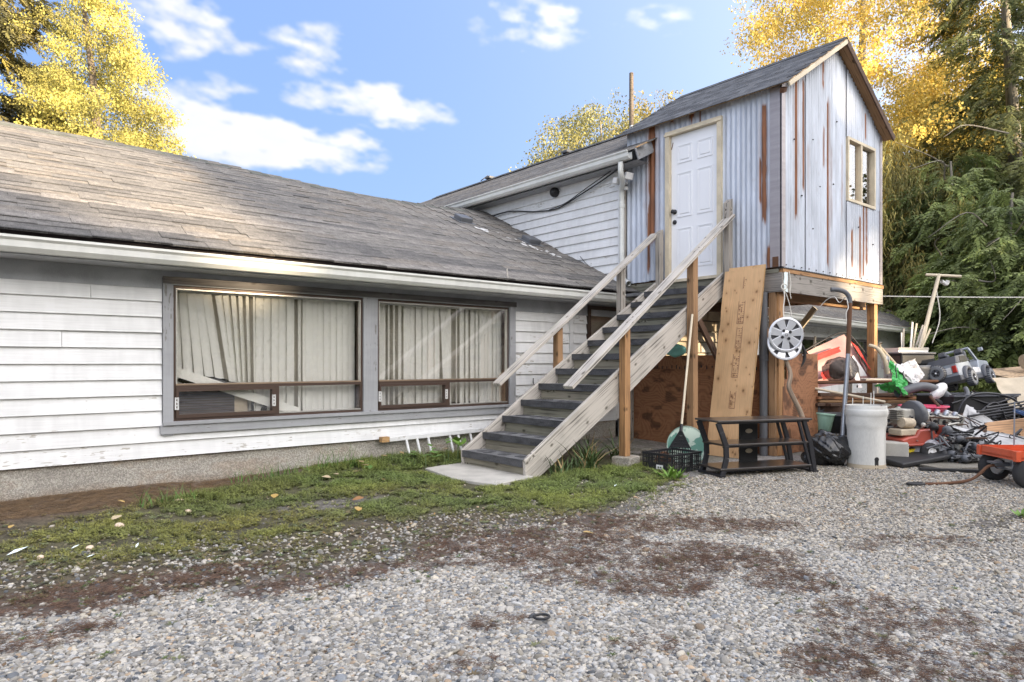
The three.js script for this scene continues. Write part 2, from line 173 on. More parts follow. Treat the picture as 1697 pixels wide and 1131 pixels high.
function struct(name, g, m, kind = 'structure') { const o = new THREE.Mesh(join(g), m); o.name = numbered(name); o.userData.kind = kind; scene.add(o); return o; }
function single(name, label, category, gs, m, o = {}) { const q = new THREE.Mesh(join(gs), m); q.name = numbered(name); q.userData = { label, category }; if (o.group) q.userData.group = o.group; q.geometry.computeBoundingBox(); const b = q.geometry.boundingBox, c = [(b.min.x + b.max.x) / 2, b.min.y, (b.min.z + b.max.z) / 2]; q.geometry.translate(-c[0], -c[1], -c[2]); q.position.set(...c); scene.add(q); return q; }

// ------------------------------------------------------------------ ground: masks in world metres
const ell = (x, z, L) => { let m = 0; for (const [cx, cz, rx, rz, a, s] of L) { const dx = x - cx, dz = z - cz, c = Math.cos(a), q = Math.sin(a), X = (dx * c + dz * q) / rx, Z = (-dx * q + dz * c) / rz, k = X * X + Z * Z; if (k < 2.2) m = Math.max(m, (s ?? 1) * sstep(1.9, .45, k)); } return m; };
const needles = [[.6, 3.15, .9, .22, .12], [1.6, 3.62, .5, .16, .1], [3.0, 3.95, .75, .5, .75], [2.75, 4.5, .3, .22, .4], [3.5, 4.65, .7, .35, .7], [3.9, 3.9, .6, .3, .6], [2.95, 4.85, .35, .22, .6], [3.55, 5.3, .28, .22, .4], [4.3, 4.2, .7, .25, .8], [3.35, 5.85, .4, .28, .5], [2.8, 5.95, .3, .2, .4], [3.1, 6.35, .45, .25, .4], [1.95, 4.7, .16, .09, .4], [1.6, 5.0, .2, .1, .5, .8], [.3, 3.6, .35, .14, .1], [2.4, 3.75, .5, .2, .2, .8], [2.3, 5.3, .16, .1, .5, .7], [4.9, 5.4, .6, .2, .7, .6], [5.6, 5.0, .6, .2, .8, .45]];
const needleM = (x, z) => clamp(ell(x, z, needles) * 1.35 - 1.0 * fbm(x * 4 + 3, z * 4 + 8, 4, 0, 0, 201));
const edgeZ = x => x < .9 ? 2.75 + .25 * x : x < 2.3 ? 2.97 + .42 * (x - .9) : x < 4 ? 3.5 : x < 5.8 ? 3.5 - .36 * (x - 4) : 2.82 - .9 * (x - 5.8);   // where the turf gives way to gravel
const turfM = (x, z) => { const w = -.18 * sstep(3.5, 1, x) + .6 * (fbm(x * 1.3, z * 1.3, 3, 0, 0, 203) - .5) + .45 * (fbm(x * 5, z * 5, 3, 0, 0, 204) - .5); let m = sstep(.32, -.35, z + w - edgeZ(x)); m *= 1 - sstep(6.3, 7.0, x); m = Math.max(m, .55 * ell(x, z, [[6.6, 6.2, 1.2, .5, .6], [3.4, 6.75, .5, .3, 0], [6.5, 4.9, .8, .25, .5, .5]]) * sstep(.45, .65, fbm(x * 4, z * 4, 3, 0, 0, 207)));
  return clamp(m - 1.1 * ell(x, z, [[.6, .35, 1.5, .42, 0], [2.1, .2, .8, .25, 0, .8]]) - .5 * ell(x, z, [[2.5, 1.8, .5, .2, .2]])); };
const lushM = (x, z) => clamp(ell(x, z, [[3.9, .9, 1.5, .9, .15], [4.7, 2.6, 1.3, .7, -.1], [2.3, 1.2, .9, .6, 0, .75], [3.3, 2.3, 1.0, .5, .1, .8], [1.4, 1.9, 1.2, .8, 0, .5], [5.6, 1.9, .7, .6, 0], [5.2, 3.2, .7, .25, -.4, .8]]) * .9 + .5 * (fbm(x * 4, z * 4, 4, 0, 0, 205) - .5));
const stoneM = (x, z) => z < edgeZ(x) - .75 && x < 6 ? 0 : clamp(1 - 1.15 * turfM(x, z) - .5 * needleM(x, z));
const groundY = (x, z) => (.05 * sstep(1.4, .1, z) * (.4 + .6 * fbm(x * 2, z * 2, 2)) + .03 * (fbm(x * .7, z * .7, 3, 0, 0, 206) - .5) + .022 * turfM(x, z)) * sstep(12, 8, x);
{
  const X0 = -2, X1 = 12, Z0 = -1, Z1 = 9, W = 2048, H = 1536;
  const map = tex(W, H, (u, v) => {
    const x = mix(X0, X1, u), z = mix(Z0, Z1, v), t = turfM(x, z), nd = needleM(x, z), l = lushM(x, z), f = fbm(x * 28, z * 28, 3, 0, 0, 210), f2 = fbm(x * 5, z * 5, 4, 0, 0, 211), f3 = vn(x * 75, z * 75, 0, 0, 212), f4 = vn(x * 140, z * 140, 0, 0, 213);
    const far = sstep(4.5, 8.5, x * .64 + (7.1 - z) * .77);
    let s = .09 + .40 * f3 * f3 + .10 * f; s = mix(s * .7, .11 + .44 * f3 * f4 + .20 * f, far); s *= mix(1, .8, far); let c = [s * 1.0, s * mix(.97, .93, far), s * mix(.92, .84, far)];
    const d = (.35 + .9 * f + .5 * f3 * f4) * (.55 + .9 * f2); const soil = [.085 * d, .062 * d, .044 * d], moss = [.075 * d * (.8 + .5 * f4), .088 * d * (.7 + .6 * f4), .026 * d];
    const gm = t * (.12 + .6 * l); c = c.map((q, i) => mix(q, mix(soil[i], moss[i], clamp(gm * 1.1)), clamp(t * 1.15)));
    c = c.map((q, i) => mix(q, [.085, .052, .036][i] * d * 1.2, clamp(nd * .75)));
    const dirt = ell(x, z, [[.5, .4, 1.7, .5, 0], [2.1, .15, .9, .3, 0, .8]]); c = c.map((q, i) => mix(q, [.115, .078, .05][i] * (.5 + .8 * f + .4 * f2), dirt));
    const gr = sstep(.5, .68, fbm(x * 2.2, z * 2.2, 4, 0, 0, 214)) * .45 * sstep(3.4, 5.5, x); c = c.map((q, i) => mix(q, [.10, .098, .05][i] * (.5 + f), gr * (1 - t)));
    return c;
  }, { clampEdge: true });
  map.repeat.set(1, 1);
  const bmp = tex(512, 512, (u, v) => .5 * fbm(u * 40, v * 40, 3, 40, 40, 215) + .5 * vn(u * 110, v * 110, 110, 110, 216), { srgb: false }); bmp.repeat.set(14 / 1.2, 10 / 1.2);
  const gm = new THREE.MeshStandardMaterial({ map, bumpMap: bmp, bumpScale: .012, roughness: .97, side: THREE.DoubleSide }); gm.name = 'ground';
  const axis = (a, b, far, n) => { const L = [-far, -far * .4, a - 14, a - 4]; for (let i = 0; i <= n; i++) L.push(mix(a, b, i / n)); L.push(b + 4, b + 14, far * .4, far); return L; };
  const xs = axis(X0, X1, 600, 220), zs = axis(Z0, Z1, 600, 170), P = [], U = [], I = [];
  for (const z of zs) for (const x of xs) { P.push(x, groundY(x, z), z); U.push((x - X0) / (X1 - X0), (z - Z0) / (Z1 - Z0)); }
  for (let j = 0; j < zs.length - 1; j++) for (let i = 0; i < xs.length - 1; i++) { const a = j * xs.length + i, b = a + 1, c = a + xs.length, d = c + 1; I.push(a, c, b, b, c, d); }
  const g = new THREE.BufferGeometry(); g.setAttribute('position', new THREE.Float32BufferAttribute(P, 3)); g.setAttribute('uv', new THREE.Float32BufferAttribute(U, 2)); g.setIndex(I); g.computeVertexNormals();
  const o = new THREE.Mesh(g, gm); o.name = 'ground'; o.userData.kind = 'structure'; scene.add(o);
}

// ------------------------------------------------------------------ the house
const house = thing('house', 'long white clapboard house with a weathered shingle roof and raised rear storey', 'house', [4, 0, 0]);
const EY = 2.27, EZ = .42, SL = .5, RZ = -3.3, WX = 8.15;       // eave height and depth, slope, ridge, upper wall plane
const sag = (x, z) => -.13 * Math.exp(-Math.pow((x - 5.7) / 2.2, 2)) * clamp((EZ - z) / (EZ - RZ));
const roofY = (x, z) => EY + SL * (EZ - z) + sag(x, z);
{
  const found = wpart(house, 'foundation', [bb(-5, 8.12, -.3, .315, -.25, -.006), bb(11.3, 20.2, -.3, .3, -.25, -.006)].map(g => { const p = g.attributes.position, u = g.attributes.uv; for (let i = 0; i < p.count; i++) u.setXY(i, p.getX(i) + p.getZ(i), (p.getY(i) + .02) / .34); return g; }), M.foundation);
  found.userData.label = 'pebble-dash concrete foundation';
  const wall = wpart(house, 'wall', [bb(-5, 1.7, .315, 2.2, -.14, -.004), bb(1.7, 5.94, .315, .60, -.14, -.004), bb(1.7, 5.94, 1.98, 2.2, -.14, -.004), bb(5.94, 7.5, .315, 2.2, -.14, -.004), bb(7.5, 8.33, .315, 1.54, -.14, -.004), bb(7.5, 8.33, 2.04, 2.2, -.14, -.004), bb(8.33, 8.9, .0, 2.25, -.14, -.004), bb(3.74, 3.91, .6, 1.98, -.14, -.004),
    bb(-5, -4.86, .3, 2.2, -7.5, -.14), bb(11.3, 12.35, .3, 2.1, -.14, -.004), bb(12.35, 15.4, .3, .8, -.14, -.004), bb(12.35, 15.4, 1.75, 2.1, -.14, -.004), bb(15.4, 15.75, .3, 2.1, -.14, -.004), bb(15.75, 17.3, .3, .8, -.14, -.004), bb(15.75, 17.3, 1.75, 2.1, -.14, -.004), bb(17.3, 20.1, .3, 2.1, -.14, -.004), bb(19.96, 20.1, .3, 2.1, -6, -.14), prism([[.14, 2.1], [3.0, 2.1], [2.9, 3.35]], .14).rotateY(Math.PI / 2).translate(19.96, 0, 0), bb(-5, 20.1, .3, 2.2, -7.64, -7.5)], M.whitePeel);
  // clapboards, one by one
  const clap = (len) => { const g = prism([[0, 0], [.033, 0], [.030, .010], [.007, .155], [0, .155]], len); return g; };   // profile in x (outwards), y; length in z
  const board = (x0, x1, y, m) => { const g = clap(x1 - x0); g.rotateY(-Math.PI / 2); g.translate(x1, y, 0); const gg = boxUV(g, 'x'); gg.rotateX(rr(-.002, .002)); return wpart(wall, 'clapboard', gg, m); };
  for (let k = 0; k < 11; k++) { const y = .30 + .148 * k, m = k < 4 ? M.whitePeel : M.white;
    if (k < 2) { board(-5, 1.9 + rr(0, 1), y, M.whitePeel); }
    else if (k % 3 !== 1) board(-5, 1.618, y, m); else { const j = rr(.35, 1.3); board(-5, j - .002, y, m); board(j + .002, 1.618, y, R() < .5 ? M.white : m); }
    if (k >= 2) { board(6.03, 7.07, y, M.whitePeel); board(7.16, k < 8 ? 8.12 : 7.44, y, R() < .5 ? M.white : M.whitePeel); } }
  { board(2.4, 8.12, .30, M.whitePeel); board(2.2, 8.12, .448, M.white); }
  wpart(wall, 'corner_trim', [bb(7.08, 7.15, .32, 1.92, 0, .034)], M.white);
  wpart(house, 'frieze_board', [bb(-5, 1.62, 1.905, 2.075, 0, .022), bb(6.03, 8.12, 1.905, 2.075, 0, .022), bb(1.62, 6.03, 2.012, 2.075, 0, .022), bb(-5, 8.12, 2.075, 2.10, .0, .37)], M.frieze);
  wpart(house, 'fascia', [bb(-5, 8.14, 2.10, 2.245, .355, .378)], M.trimGrey);
  // gutter along the eave, K-shaped, sagging a little
  const gut = (x0, x1, y, z, m, parent = house, slope = 0) => { const n = 24, prof = [[0, .12], [0, 0], [.07, 0], [.10, .035], [.105, .085], [.125, .105], [.125, .125], [.115, .125], [.113, .11], [.09, .085], [.085, .04], [.065, .012], [.012, .012], [.012, .12]]; const g = prism(prof, x1 - x0); const p = g.attributes.position; g.rotateY(-Math.PI / 2); g.translate(x1, y, z); for (let i = 0; i < p.count; i++) { const x = p.getX(i), t = (x - x0) / (x1 - x0); p.setY(i, p.getY(i) + slope * t); } return wpart(parent, 'gutter', boxUV(g, 'x'), m); };
  gut(-5, 8.30, 2.085, .38, M.gutterWhite);
  // roof deck, back slope, gable end fillers
  const deckG = (() => { const g = new THREE.PlaneGeometry(1, 1, 60, 12), p = g.attributes.position; for (let i = 0; i < p.count; i++) { const x = mix(-5.2, WX, p.getX(i) + .5), z = mix(EZ, RZ, p.getY(i) + .5); p.setXYZ(i, x, roofY(x, z) - .012, z); } g.computeVertexNormals(); return plain(g); })();
  const roof = wpart(house, 'roof', [deckG, (() => { const g = new THREE.PlaneGeometry(1, 1, 60, 2), p = g.attributes.position; for (let i = 0; i < p.count; i++) { const x = mix(-5.2, 14, p.getX(i) + .5), t = p.getY(i) + .5; p.setXYZ(i, x, mix(roofY(x, RZ) - .03, 2.2, t), mix(RZ, -7.6, t)); } g.computeVertexNormals(); return plain(g); })()], M.tarEdge, 'mottled grey-brown shingle roof');
  wpart(roof, 'drip_edge', [bb(-5.2, 8.2, EY - .05, EY - .012, EZ - .03, EZ - .018)], M.tarEdge);
  // shingle tabs: the ones nearest the photograph's left singly, the rest joined
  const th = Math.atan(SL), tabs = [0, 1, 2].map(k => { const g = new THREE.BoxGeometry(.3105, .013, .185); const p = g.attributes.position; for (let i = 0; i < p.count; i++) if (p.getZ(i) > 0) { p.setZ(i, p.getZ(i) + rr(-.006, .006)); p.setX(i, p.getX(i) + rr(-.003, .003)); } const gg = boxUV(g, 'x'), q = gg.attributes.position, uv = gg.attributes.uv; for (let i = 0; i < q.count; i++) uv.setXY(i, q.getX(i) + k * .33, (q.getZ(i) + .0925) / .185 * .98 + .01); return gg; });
  const rest = SH.map(() => []); let n = 0; const cand = [];
  for (let k = 0; k < 30; k++) { const z = EZ + .02 - k * .1265; if (z - .06 < RZ) break; for (let i = -1; i < 45; i++) { const x = -5.1 + i * .312 + (k % 2) * .156 + .05 * ((k * 7) % 5); if (x > WX + .05) continue; cand.push([x, z, k]); } }
  const strip = (k, x) => fbm(k * .9 + 3, x * .22 + k * .35, 4, 0, 0, 221);
  for (const [x, z, k] of cand) {
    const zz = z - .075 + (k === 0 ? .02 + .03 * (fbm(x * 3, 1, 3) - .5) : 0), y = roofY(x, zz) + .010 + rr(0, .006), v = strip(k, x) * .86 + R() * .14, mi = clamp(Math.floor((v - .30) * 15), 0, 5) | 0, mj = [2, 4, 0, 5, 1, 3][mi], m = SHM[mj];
    const g = tabs[(Math.abs(x * 37 + k) | 0) % 3], r1 = rr(-.012, .012), dz = rr(-.004, .006), r2 = rr(-.012, .012);
    const near = x > .35 && x < 3.65 && k > 2;
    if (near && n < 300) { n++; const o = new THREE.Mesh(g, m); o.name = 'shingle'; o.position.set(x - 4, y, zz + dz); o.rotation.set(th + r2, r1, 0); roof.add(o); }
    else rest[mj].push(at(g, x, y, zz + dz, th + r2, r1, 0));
  }
  const moss = [];
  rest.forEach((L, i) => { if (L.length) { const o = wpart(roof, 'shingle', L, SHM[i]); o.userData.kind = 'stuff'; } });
  const caps = []; for (let i = 0; i < 46; i++) { const x = -5 + i * .29; if (x > 8.2) break; const y = roofY(x, RZ) + .012; wpart(roof, 'ridge_cap', [bx(.30, .012, .17, x, y - .03, RZ + .07, Math.atan(SL), 0, rr(-.02, .02)), bx(.30, .012, .17, x, y - .03, RZ - .07, -Math.atan(SL), 0, 0)], M.ridgeCap); }
  // roof vents
  for (const [x, z] of [[6.95, -2.45], [7.72, -1.55]]) { const y = roofY(x, z), v = wpart(roof, 'roof_vent', [rbx(.26, .10, .24, .02, x, y + .06, z, th, 0, 0), bx(.36, .012, .36, x, y + .022, z, th, 0, 0)], M.greyPlastic); }
  wpart(roof, 'stake', [rod([5.55, EY - .02, EZ + .02], [5.56, EY + .13, EZ + .0], .012, .010, 6)], M.paleWood);
  { const L = []; for (let i = 0; i < 34; i++) { const t = R(), x = 7.0 + .75 * t + rr(-.12, .12) * (1 - t * .4), z = -2.2 + 1.25 * t + rr(-.15, .15); L.push(at(crumple(new THREE.CylinderGeometry(rr(.012, .04), rr(.012, .045), .004, 7), .006, 20, i), x, roofY(x, z) + .022, z, th, R() * 3, 0, [1, 1, rr(.8, 2.2)])); } const q = wpart(roof, 'dropping_stain', L.map(plain), M.whitePlastic); q.userData.kind = 'stuff'; }

  // windows: a grey surround, two picture windows each with a lower awning pair
  const trim = wpart(house, 'window_surround', [bb(1.625, 1.715, .5, 2.01, .0, .045), bb(5.925, 6.025, .5, 2.005, 0, .045), bb(1.715, 5.925, 1.945, 2.01, 0, .045, 'x'), bb(1.6, 6.04, .515, .60, 0, .055), bb(1.62, 6.03, .60, .632, -.1, .075)], M.trimGrey);
  wpart(trim, 'mullion_post', [bb(3.735, 3.915, .632, 1.945, 0, .04)], M.trimGrey);
  wpart(trim, 'head_trim_board', [bb(1.62, 6.03, 1.955, 2.02, .0455, .058)], M.trimDark);  // dark weathered trim board across the window head
  const window_ = (x0, x1, y0, y1) => {
    const t = .028, w = wpart(house, 'window', [bb(x0, x0 + t, y0, y1, -.09, .012), bb(x1 - t, x1, y0, y1, -.09, .012), bb(x0 + t, x1 - t, y1 - t, y1, -.09, .012), bb(x0 + t, x1 - t, y0, y0 + t, -.09, .012)], M.bronze);
    const ty = y0 + .315, mx = (x0 + x1) / 2 + .01; wpart(w, 'transom_bar', [bb(x0 + t, x1 - t, ty, ty + .03, -.05, .02)], M.bronze); wpart(w, 'bar_trim', [bb(x0 + t, x1 - t, ty + .03, ty + .046, -.05, .026)], M.copperTrim);
    wpart(w, 'lower_mullion', [bb(mx - .03, mx + .02, y0 + t, ty, -.05, .018)], M.bronze);
    wpart(w, 'awning_frame', [bb(x0 + t, mx - .03, y0 + t, y0 + t + .034, -.045, .03), bb(x0 + t, mx - .03, ty - .03, ty - .001, -.045, .03), bb(x0 + t, x0 + t + .025, y0 + t + .034, ty - .03, -.045, .03), bb(mx - .056, mx - .031, y0 + t + .034, ty - .03, -.045, .03)], M.bronze);
    wpart(w, 'glazing_bead', [bb(x0 + t, x1 - t, y1 - t - .012, y1 - t, -.03, .016), bb(x0 + t, x0 + t + .01, ty + .046, y1 - t - .012, -.03, .016), bb(x1 - t - .01, x1 - t, ty + .046, y1 - t - .012, -.03, .016), bb(mx + .02, x1 - t, y0 + t, y0 + t + .012, -.03, .016)], M.alum);
    wpart(w, 'pane', [bb(x0 + t + .01, x1 - t - .01, ty + .046, y1 - t - .012, -.006, -.0055)], M.glass); wpart(w, 'pane', [bb(x0 + t + .025, mx - .056, y0 + t + .034, ty - .03, -.004, -.0035)], M.glass); wpart(w, 'pane', [bb(mx + .02, x1 - t, y0 + t + .012, ty, -.006, -.0055)], M.glass);
    for (const x of [x0 + t + .004, mx - .042]) { const L = [bx(.012, .12, .006, x - .012, y0 + .17, .036), bx(.012, .12, .006, x + .012, y0 + .17, .036)]; for (let i = 0; i < 4; i++) L.push(bx(.024, .012, .006, x, y0 + .118 + i * .034, .036, 0, 0, i % 2 ? .5 : -.5)); wpart(w, 'hinge', L, M.whitePlastic); }
    return w;
  };
  window_(1.715, 3.735, .632, 1.945); window_(3.915, 5.925, .632, 1.945);
  const w3 = wpart(house, 'window', [bb(7.46, 7.52, 1.50, 2.06, -.05, .04), bb(8.30, 8.36, 1.50, 2.06, -.05, .04), bb(7.52, 8.30, 2.0, 2.06, -.05, .04), bb(7.52, 8.30, 1.50, 1.545, -.05, .04)], M.bronze); wpart(w3, 'pane', [bb(7.52, 8.30, 1.545, 2.0, -.01, -.009)], M.glass); wpart(w3, 'pane_backing', [bb(7.5, 8.32, 1.5, 2.05, -.12, -.1)], M.interior);
  wpart(house, 'room', [bb(-4.8, 11.2, .3, .34, -4.2, -.15), bb(-4.8, 11.2, .3, 2.2, -4.3, -4.2), bb(-4.8, 11.2, 2.14, 2.2, -4.2, -.15), bb(-.3, -.2, .34, 2.14, -4.2, -.15), bb(7.0, 7.1, .34, 2.14, -4.2, -.15)], M.interior);

  // raised rear storey
  const upY = y => y, upper = wpart(house, 'upper_wall', [bb(WX + .002, WX + .14, 1.9, 4.42, -8, .095), bb(WX + .14, 11.2, 2.3, 4.42, -.03, .095)], M.white);
  for (let k = 0; k < 15; k++) { const y = 2.33 + .142 * k; const g = clap(8.05); g.rotateY(Math.PI); g.translate(WX, y, .05); wpart(upper, 'clapboard', boxUV(g, 'z'), R() < .25 ? M.whitePeel : M.white); }
  wpart(upper, 'corner_trim', [bb(WX - .034, WX, 2.3, 4.36, .05, .115)], M.white); wpart(upper, 'post_strip', [bb(WX - .03, WX + .02, 2.3, 4.33, .12, .17)], M.greyWood);
  const US = .56, UE = 7.82, UEY = 4.34, uY = x => UEY + US * (x - UE), UR = 9.68;
  const ur = wpart(house, 'upper_roof', [quad([UE, UEY - .012, .66], [UR, uY(UR) - .012, .0], [UR, uY(UR) - .012, -8.4], [UE, UEY - .012, -8.4]), quad([UR, uY(UR) - .012, .0], [11.55, UEY, .0], [11.55, UEY, -8.4], [UR, uY(UR) - .012, -8.4]), quad([UE + .05, UEY - .15, .64], [WX, UEY - .15, .64], [WX, UEY - .15, -8.3], [UE + .05, UEY - .15, -8.3])], M.trimGrey, 'shingle roof of the raised rear storey');
  const ua = Math.atan(US), L2 = SH.map(() => []); for (let k = 0; k < 16; k++) for (let i = 0; i < 32; i++) { const x = UE + .05 + k * .118, z = .62 - i * .3 - (k % 2) * .15; if (x > UR || (x > WX - .02 && z > .18)) continue; const mi = clamp(Math.floor((fbm(k * 1.3, z * .5 + 20, 2) - .25) * 9), 0, 4) | 0; L2[[4, 0, 5, 1, 2][mi]].push(bx(.17, .008, .29, x, uY(x) + .008, z, 0, 0, ua)); }
  L2.forEach((L, i) => { if (L.length) { const q = wpart(ur, 'shingle', L, SH[i]); q.userData.kind = 'stuff'; } });
  for (let i = 0; i < 26; i++) wpart(ur, 'ridge_cap', [bx(.17, .012, .30, UR - .06, uY(UR) + .0, .0 - i * .29, 0, 0, ua + rr(-.06, .02)), bx(.17, .012, .30, UR + .07, uY(UR) + .0, .0 - i * .29, 0, 0, -ua)], i % 4 ? SHD[3] : SHD[0]);
  { const g = prism([[0, .11], [0, 0], [.07, 0], [.10, .035], [.105, .085], [.125, .105], [.125, .12], [.113, .115], [.085, .04], [.065, .012], [.012, .012], [.012, .11]], 8.9); g.rotateY(Math.PI); g.translate(UE + .03, UEY - .13, .56); wpart(house, 'gutter', boxUV(g, 'z'), M.gutterWhite, 'white gutter of the raised rear storey'); }
  wpart(ur, 'barge_board', [beam([UE - .01, UEY - .09, .675], [WX + .02, uY(WX) - .09, .675], .17, .025)], M.trimGrey); wpart(ur, 'roof_edge', [beam([UE - .02, UEY + .006, .672], [WX + .02, uY(WX) + .006, .672], .02, .04)], M.plyEdge);
  for (const [z, l] of [[-5.4, .22], [-2.9, .3]]) wpart(ur, 'loose_flap', [beam([UR - .1, uY(UR) + .02, z], [UR + .02, uY(UR) + .03 + l * .5, z + .12], .012, .05), rbx(.22, .06, .18, .02, UR, uY(UR) + .05, z + .25)], M.greyPlastic);
  // downspout, lights, cables
  wpart(house, 'downspout', [tube([[7.80, 4.20, .38], [7.81, 4.05, .37], [7.93, 3.95, .30], [8.06, 3.86, .17], [8.10, 3.72, .14], [8.10, 3.3, .14]], .042, 40, 9), rod([8.10, 3.7, .14], [8.10, 2.52, .14], .04, .04, 10), rod([8.10, 3.60, .14], [8.10, 3.66, .14], .047, .047, 10), tube([[8.1, 2.53, .14], [8.1, 2.46, .2], [8.02, 2.40, .35]], .04, 16, 9)], M.gutterWhite);
  const sl = wpart(house, 'security_light', [rbx(.10, .09, .09, .012, 8.05, 3.98, .24, 0, .5, 0), rbx(.05, .05, .05, .01, 8.06, 3.87, .26)], M.whitePlastic); wpart(sl, 'light_head', [rbx(.13, .10, .08, .015, 8.0, 4.0, .12, .2, .3, 0)], M.whitePlastic); wpart(sl, 'light_head', [rbx(.12, .11, .09, .015, 7.98, 4.02, .38, .3, -.5, 0)], M.whitePlastic);
  wpart(house, 'cable', [tube([[8.08, 3.98, -3.3], [8.08, 4.0, -2.6], [8.1, 3.87, -1.8], [8.1, 3.84, -1.3], [8.06, 3.96, -.7], [8.04, 4.12, -.1], [7.95, 4.2, .3]], .012, 40, 5), tube([[8.1, 3.85, -1.5], [8.09, 3.89, -1.1], [8.06, 4.03, -.6], [8.0, 4.18, 0]], .008, 24, 5), tube([[8.09, 2.95, -.75], [8.1, 2.8, -.6], [8.1, 2.66, -.35]], .005, 12, 5)], M.black);
  wpart(house, 'vent_cap', [at(plain(new THREE.SphereGeometry(.085, 14, 10)), 8.08, 4.12, -1.35)], M.black);
  wpart(house, 'hook', [tube([[6.35, .98, .04], [6.33, .9, .07], [6.42, .87, .08], [6.52, .9, .08], [6.6, .97, .06], [6.68, .98, .04]], .007, 30, 5)], M.black);
  // far right of the house, beyond the shed
  const rb = wpart(house, 'rear_wing_roof', [quad([11.0, 2.2, .42], [20.3, 2.03, .42], [21.6, 3.6, -2.9], [11.0, 3.9, -2.9], 6)], M.tarEdge, 'low shingle roof seen beneath the raised shed'); const L3 = SH.map(() => []);
  for (let k = 0; k < 26; k++) for (let i = 0; i < 36; i++) { const t = k / 26, x = 11.1 + i * .3 + (k % 2) * .15; if (x > 20.2 + 1.25 * t) continue; const u = (x - 11) / 9.4, z = mix(.42, -2.9, t), y = mix(mix(2.2, 2.03, u), mix(3.9, 3.6, u), t); L3[[0, 4, 5, 1][clamp(Math.floor((fbm(k, x * .6) - .2) * 7), 0, 3) | 0]].push(bx(.29, .008, .17, x, y + .012, z, Math.atan(.5), 0, -.02)); }
  L3.forEach((L, i) => { if (L.length) { const q = wpart(rb, 'shingle', L, SH[i]); q.userData.kind = 'stuff'; } });
  wpart(rb, 'rake_board', [beam([20.33, 2.03, .44], [21.62, 3.6, -2.9], .10, .03)], M.creamWood); wpart(rb, 'rake_flashing', [beam([17.6, 2.10, .36], [20.3, 2.06, .40], .02, .14)], M.copperTrim);
  gut(11.0, 20.3, 2.06, .42, M.gutterWhite, house, -.16);
  wpart(house, 'soffit', [bb(11, 20.2, 1.98, 2.02, 0, .42)], M.frieze);
  for (const [a, b] of [[12.35, 15.4], [15.75, 17.3]]) { const w = wpart(house, 'window', [bb(a, a + .07, .8, 1.75, -.05, .03), bb(b - .07, b, .8, 1.75, -.05, .03), bb(a + .07, b - .07, 1.69, 1.75, -.05, .03), bb(a + .07, b - .07, .8, .86, -.05, .03)], M.trimDark); wpart(w, 'pane', [bb(a + .07, b - .07, .86, 1.69, -.02, -.019)], M.glass); const c = []; for (let i = 0; i < 5; i++) c.push(bx(.09, .85, .01, b - .2 - i * .11, 1.27, -.1, 0, rr(.2, .8), 0)); wpart(w, 'pane_backing', c, M.blind); }
  wpart(house, 'wing_room', [bb(11.3, 20, .3, .34, -3, -.15), bb(11.3, 20, .3, 2.1, -3.1, -3), bb(11.3, 20, 2.06, 2.1, -3, -.15)], M.interior);
  // painted block wall under the shed
  const bw = wpart(house, 'block_wall', [bb(8.9, 11.3, 0, 2.2, -.14, -.012)], M.concDark); for (let r = 0; r < 11; r++) for (let c = 0; c < 6; c++) { const x = 8.94 + c * .41 + (r % 2) * .2; if (x + .38 > 11.28) continue; wpart(bw, 'block', [rbx(.375, .172, .05, .008, x + .19, .12 + r * .192, .004 + rr(-.004, .004))], R() < .75 ? M.blockCream : M.concSmooth); }
}
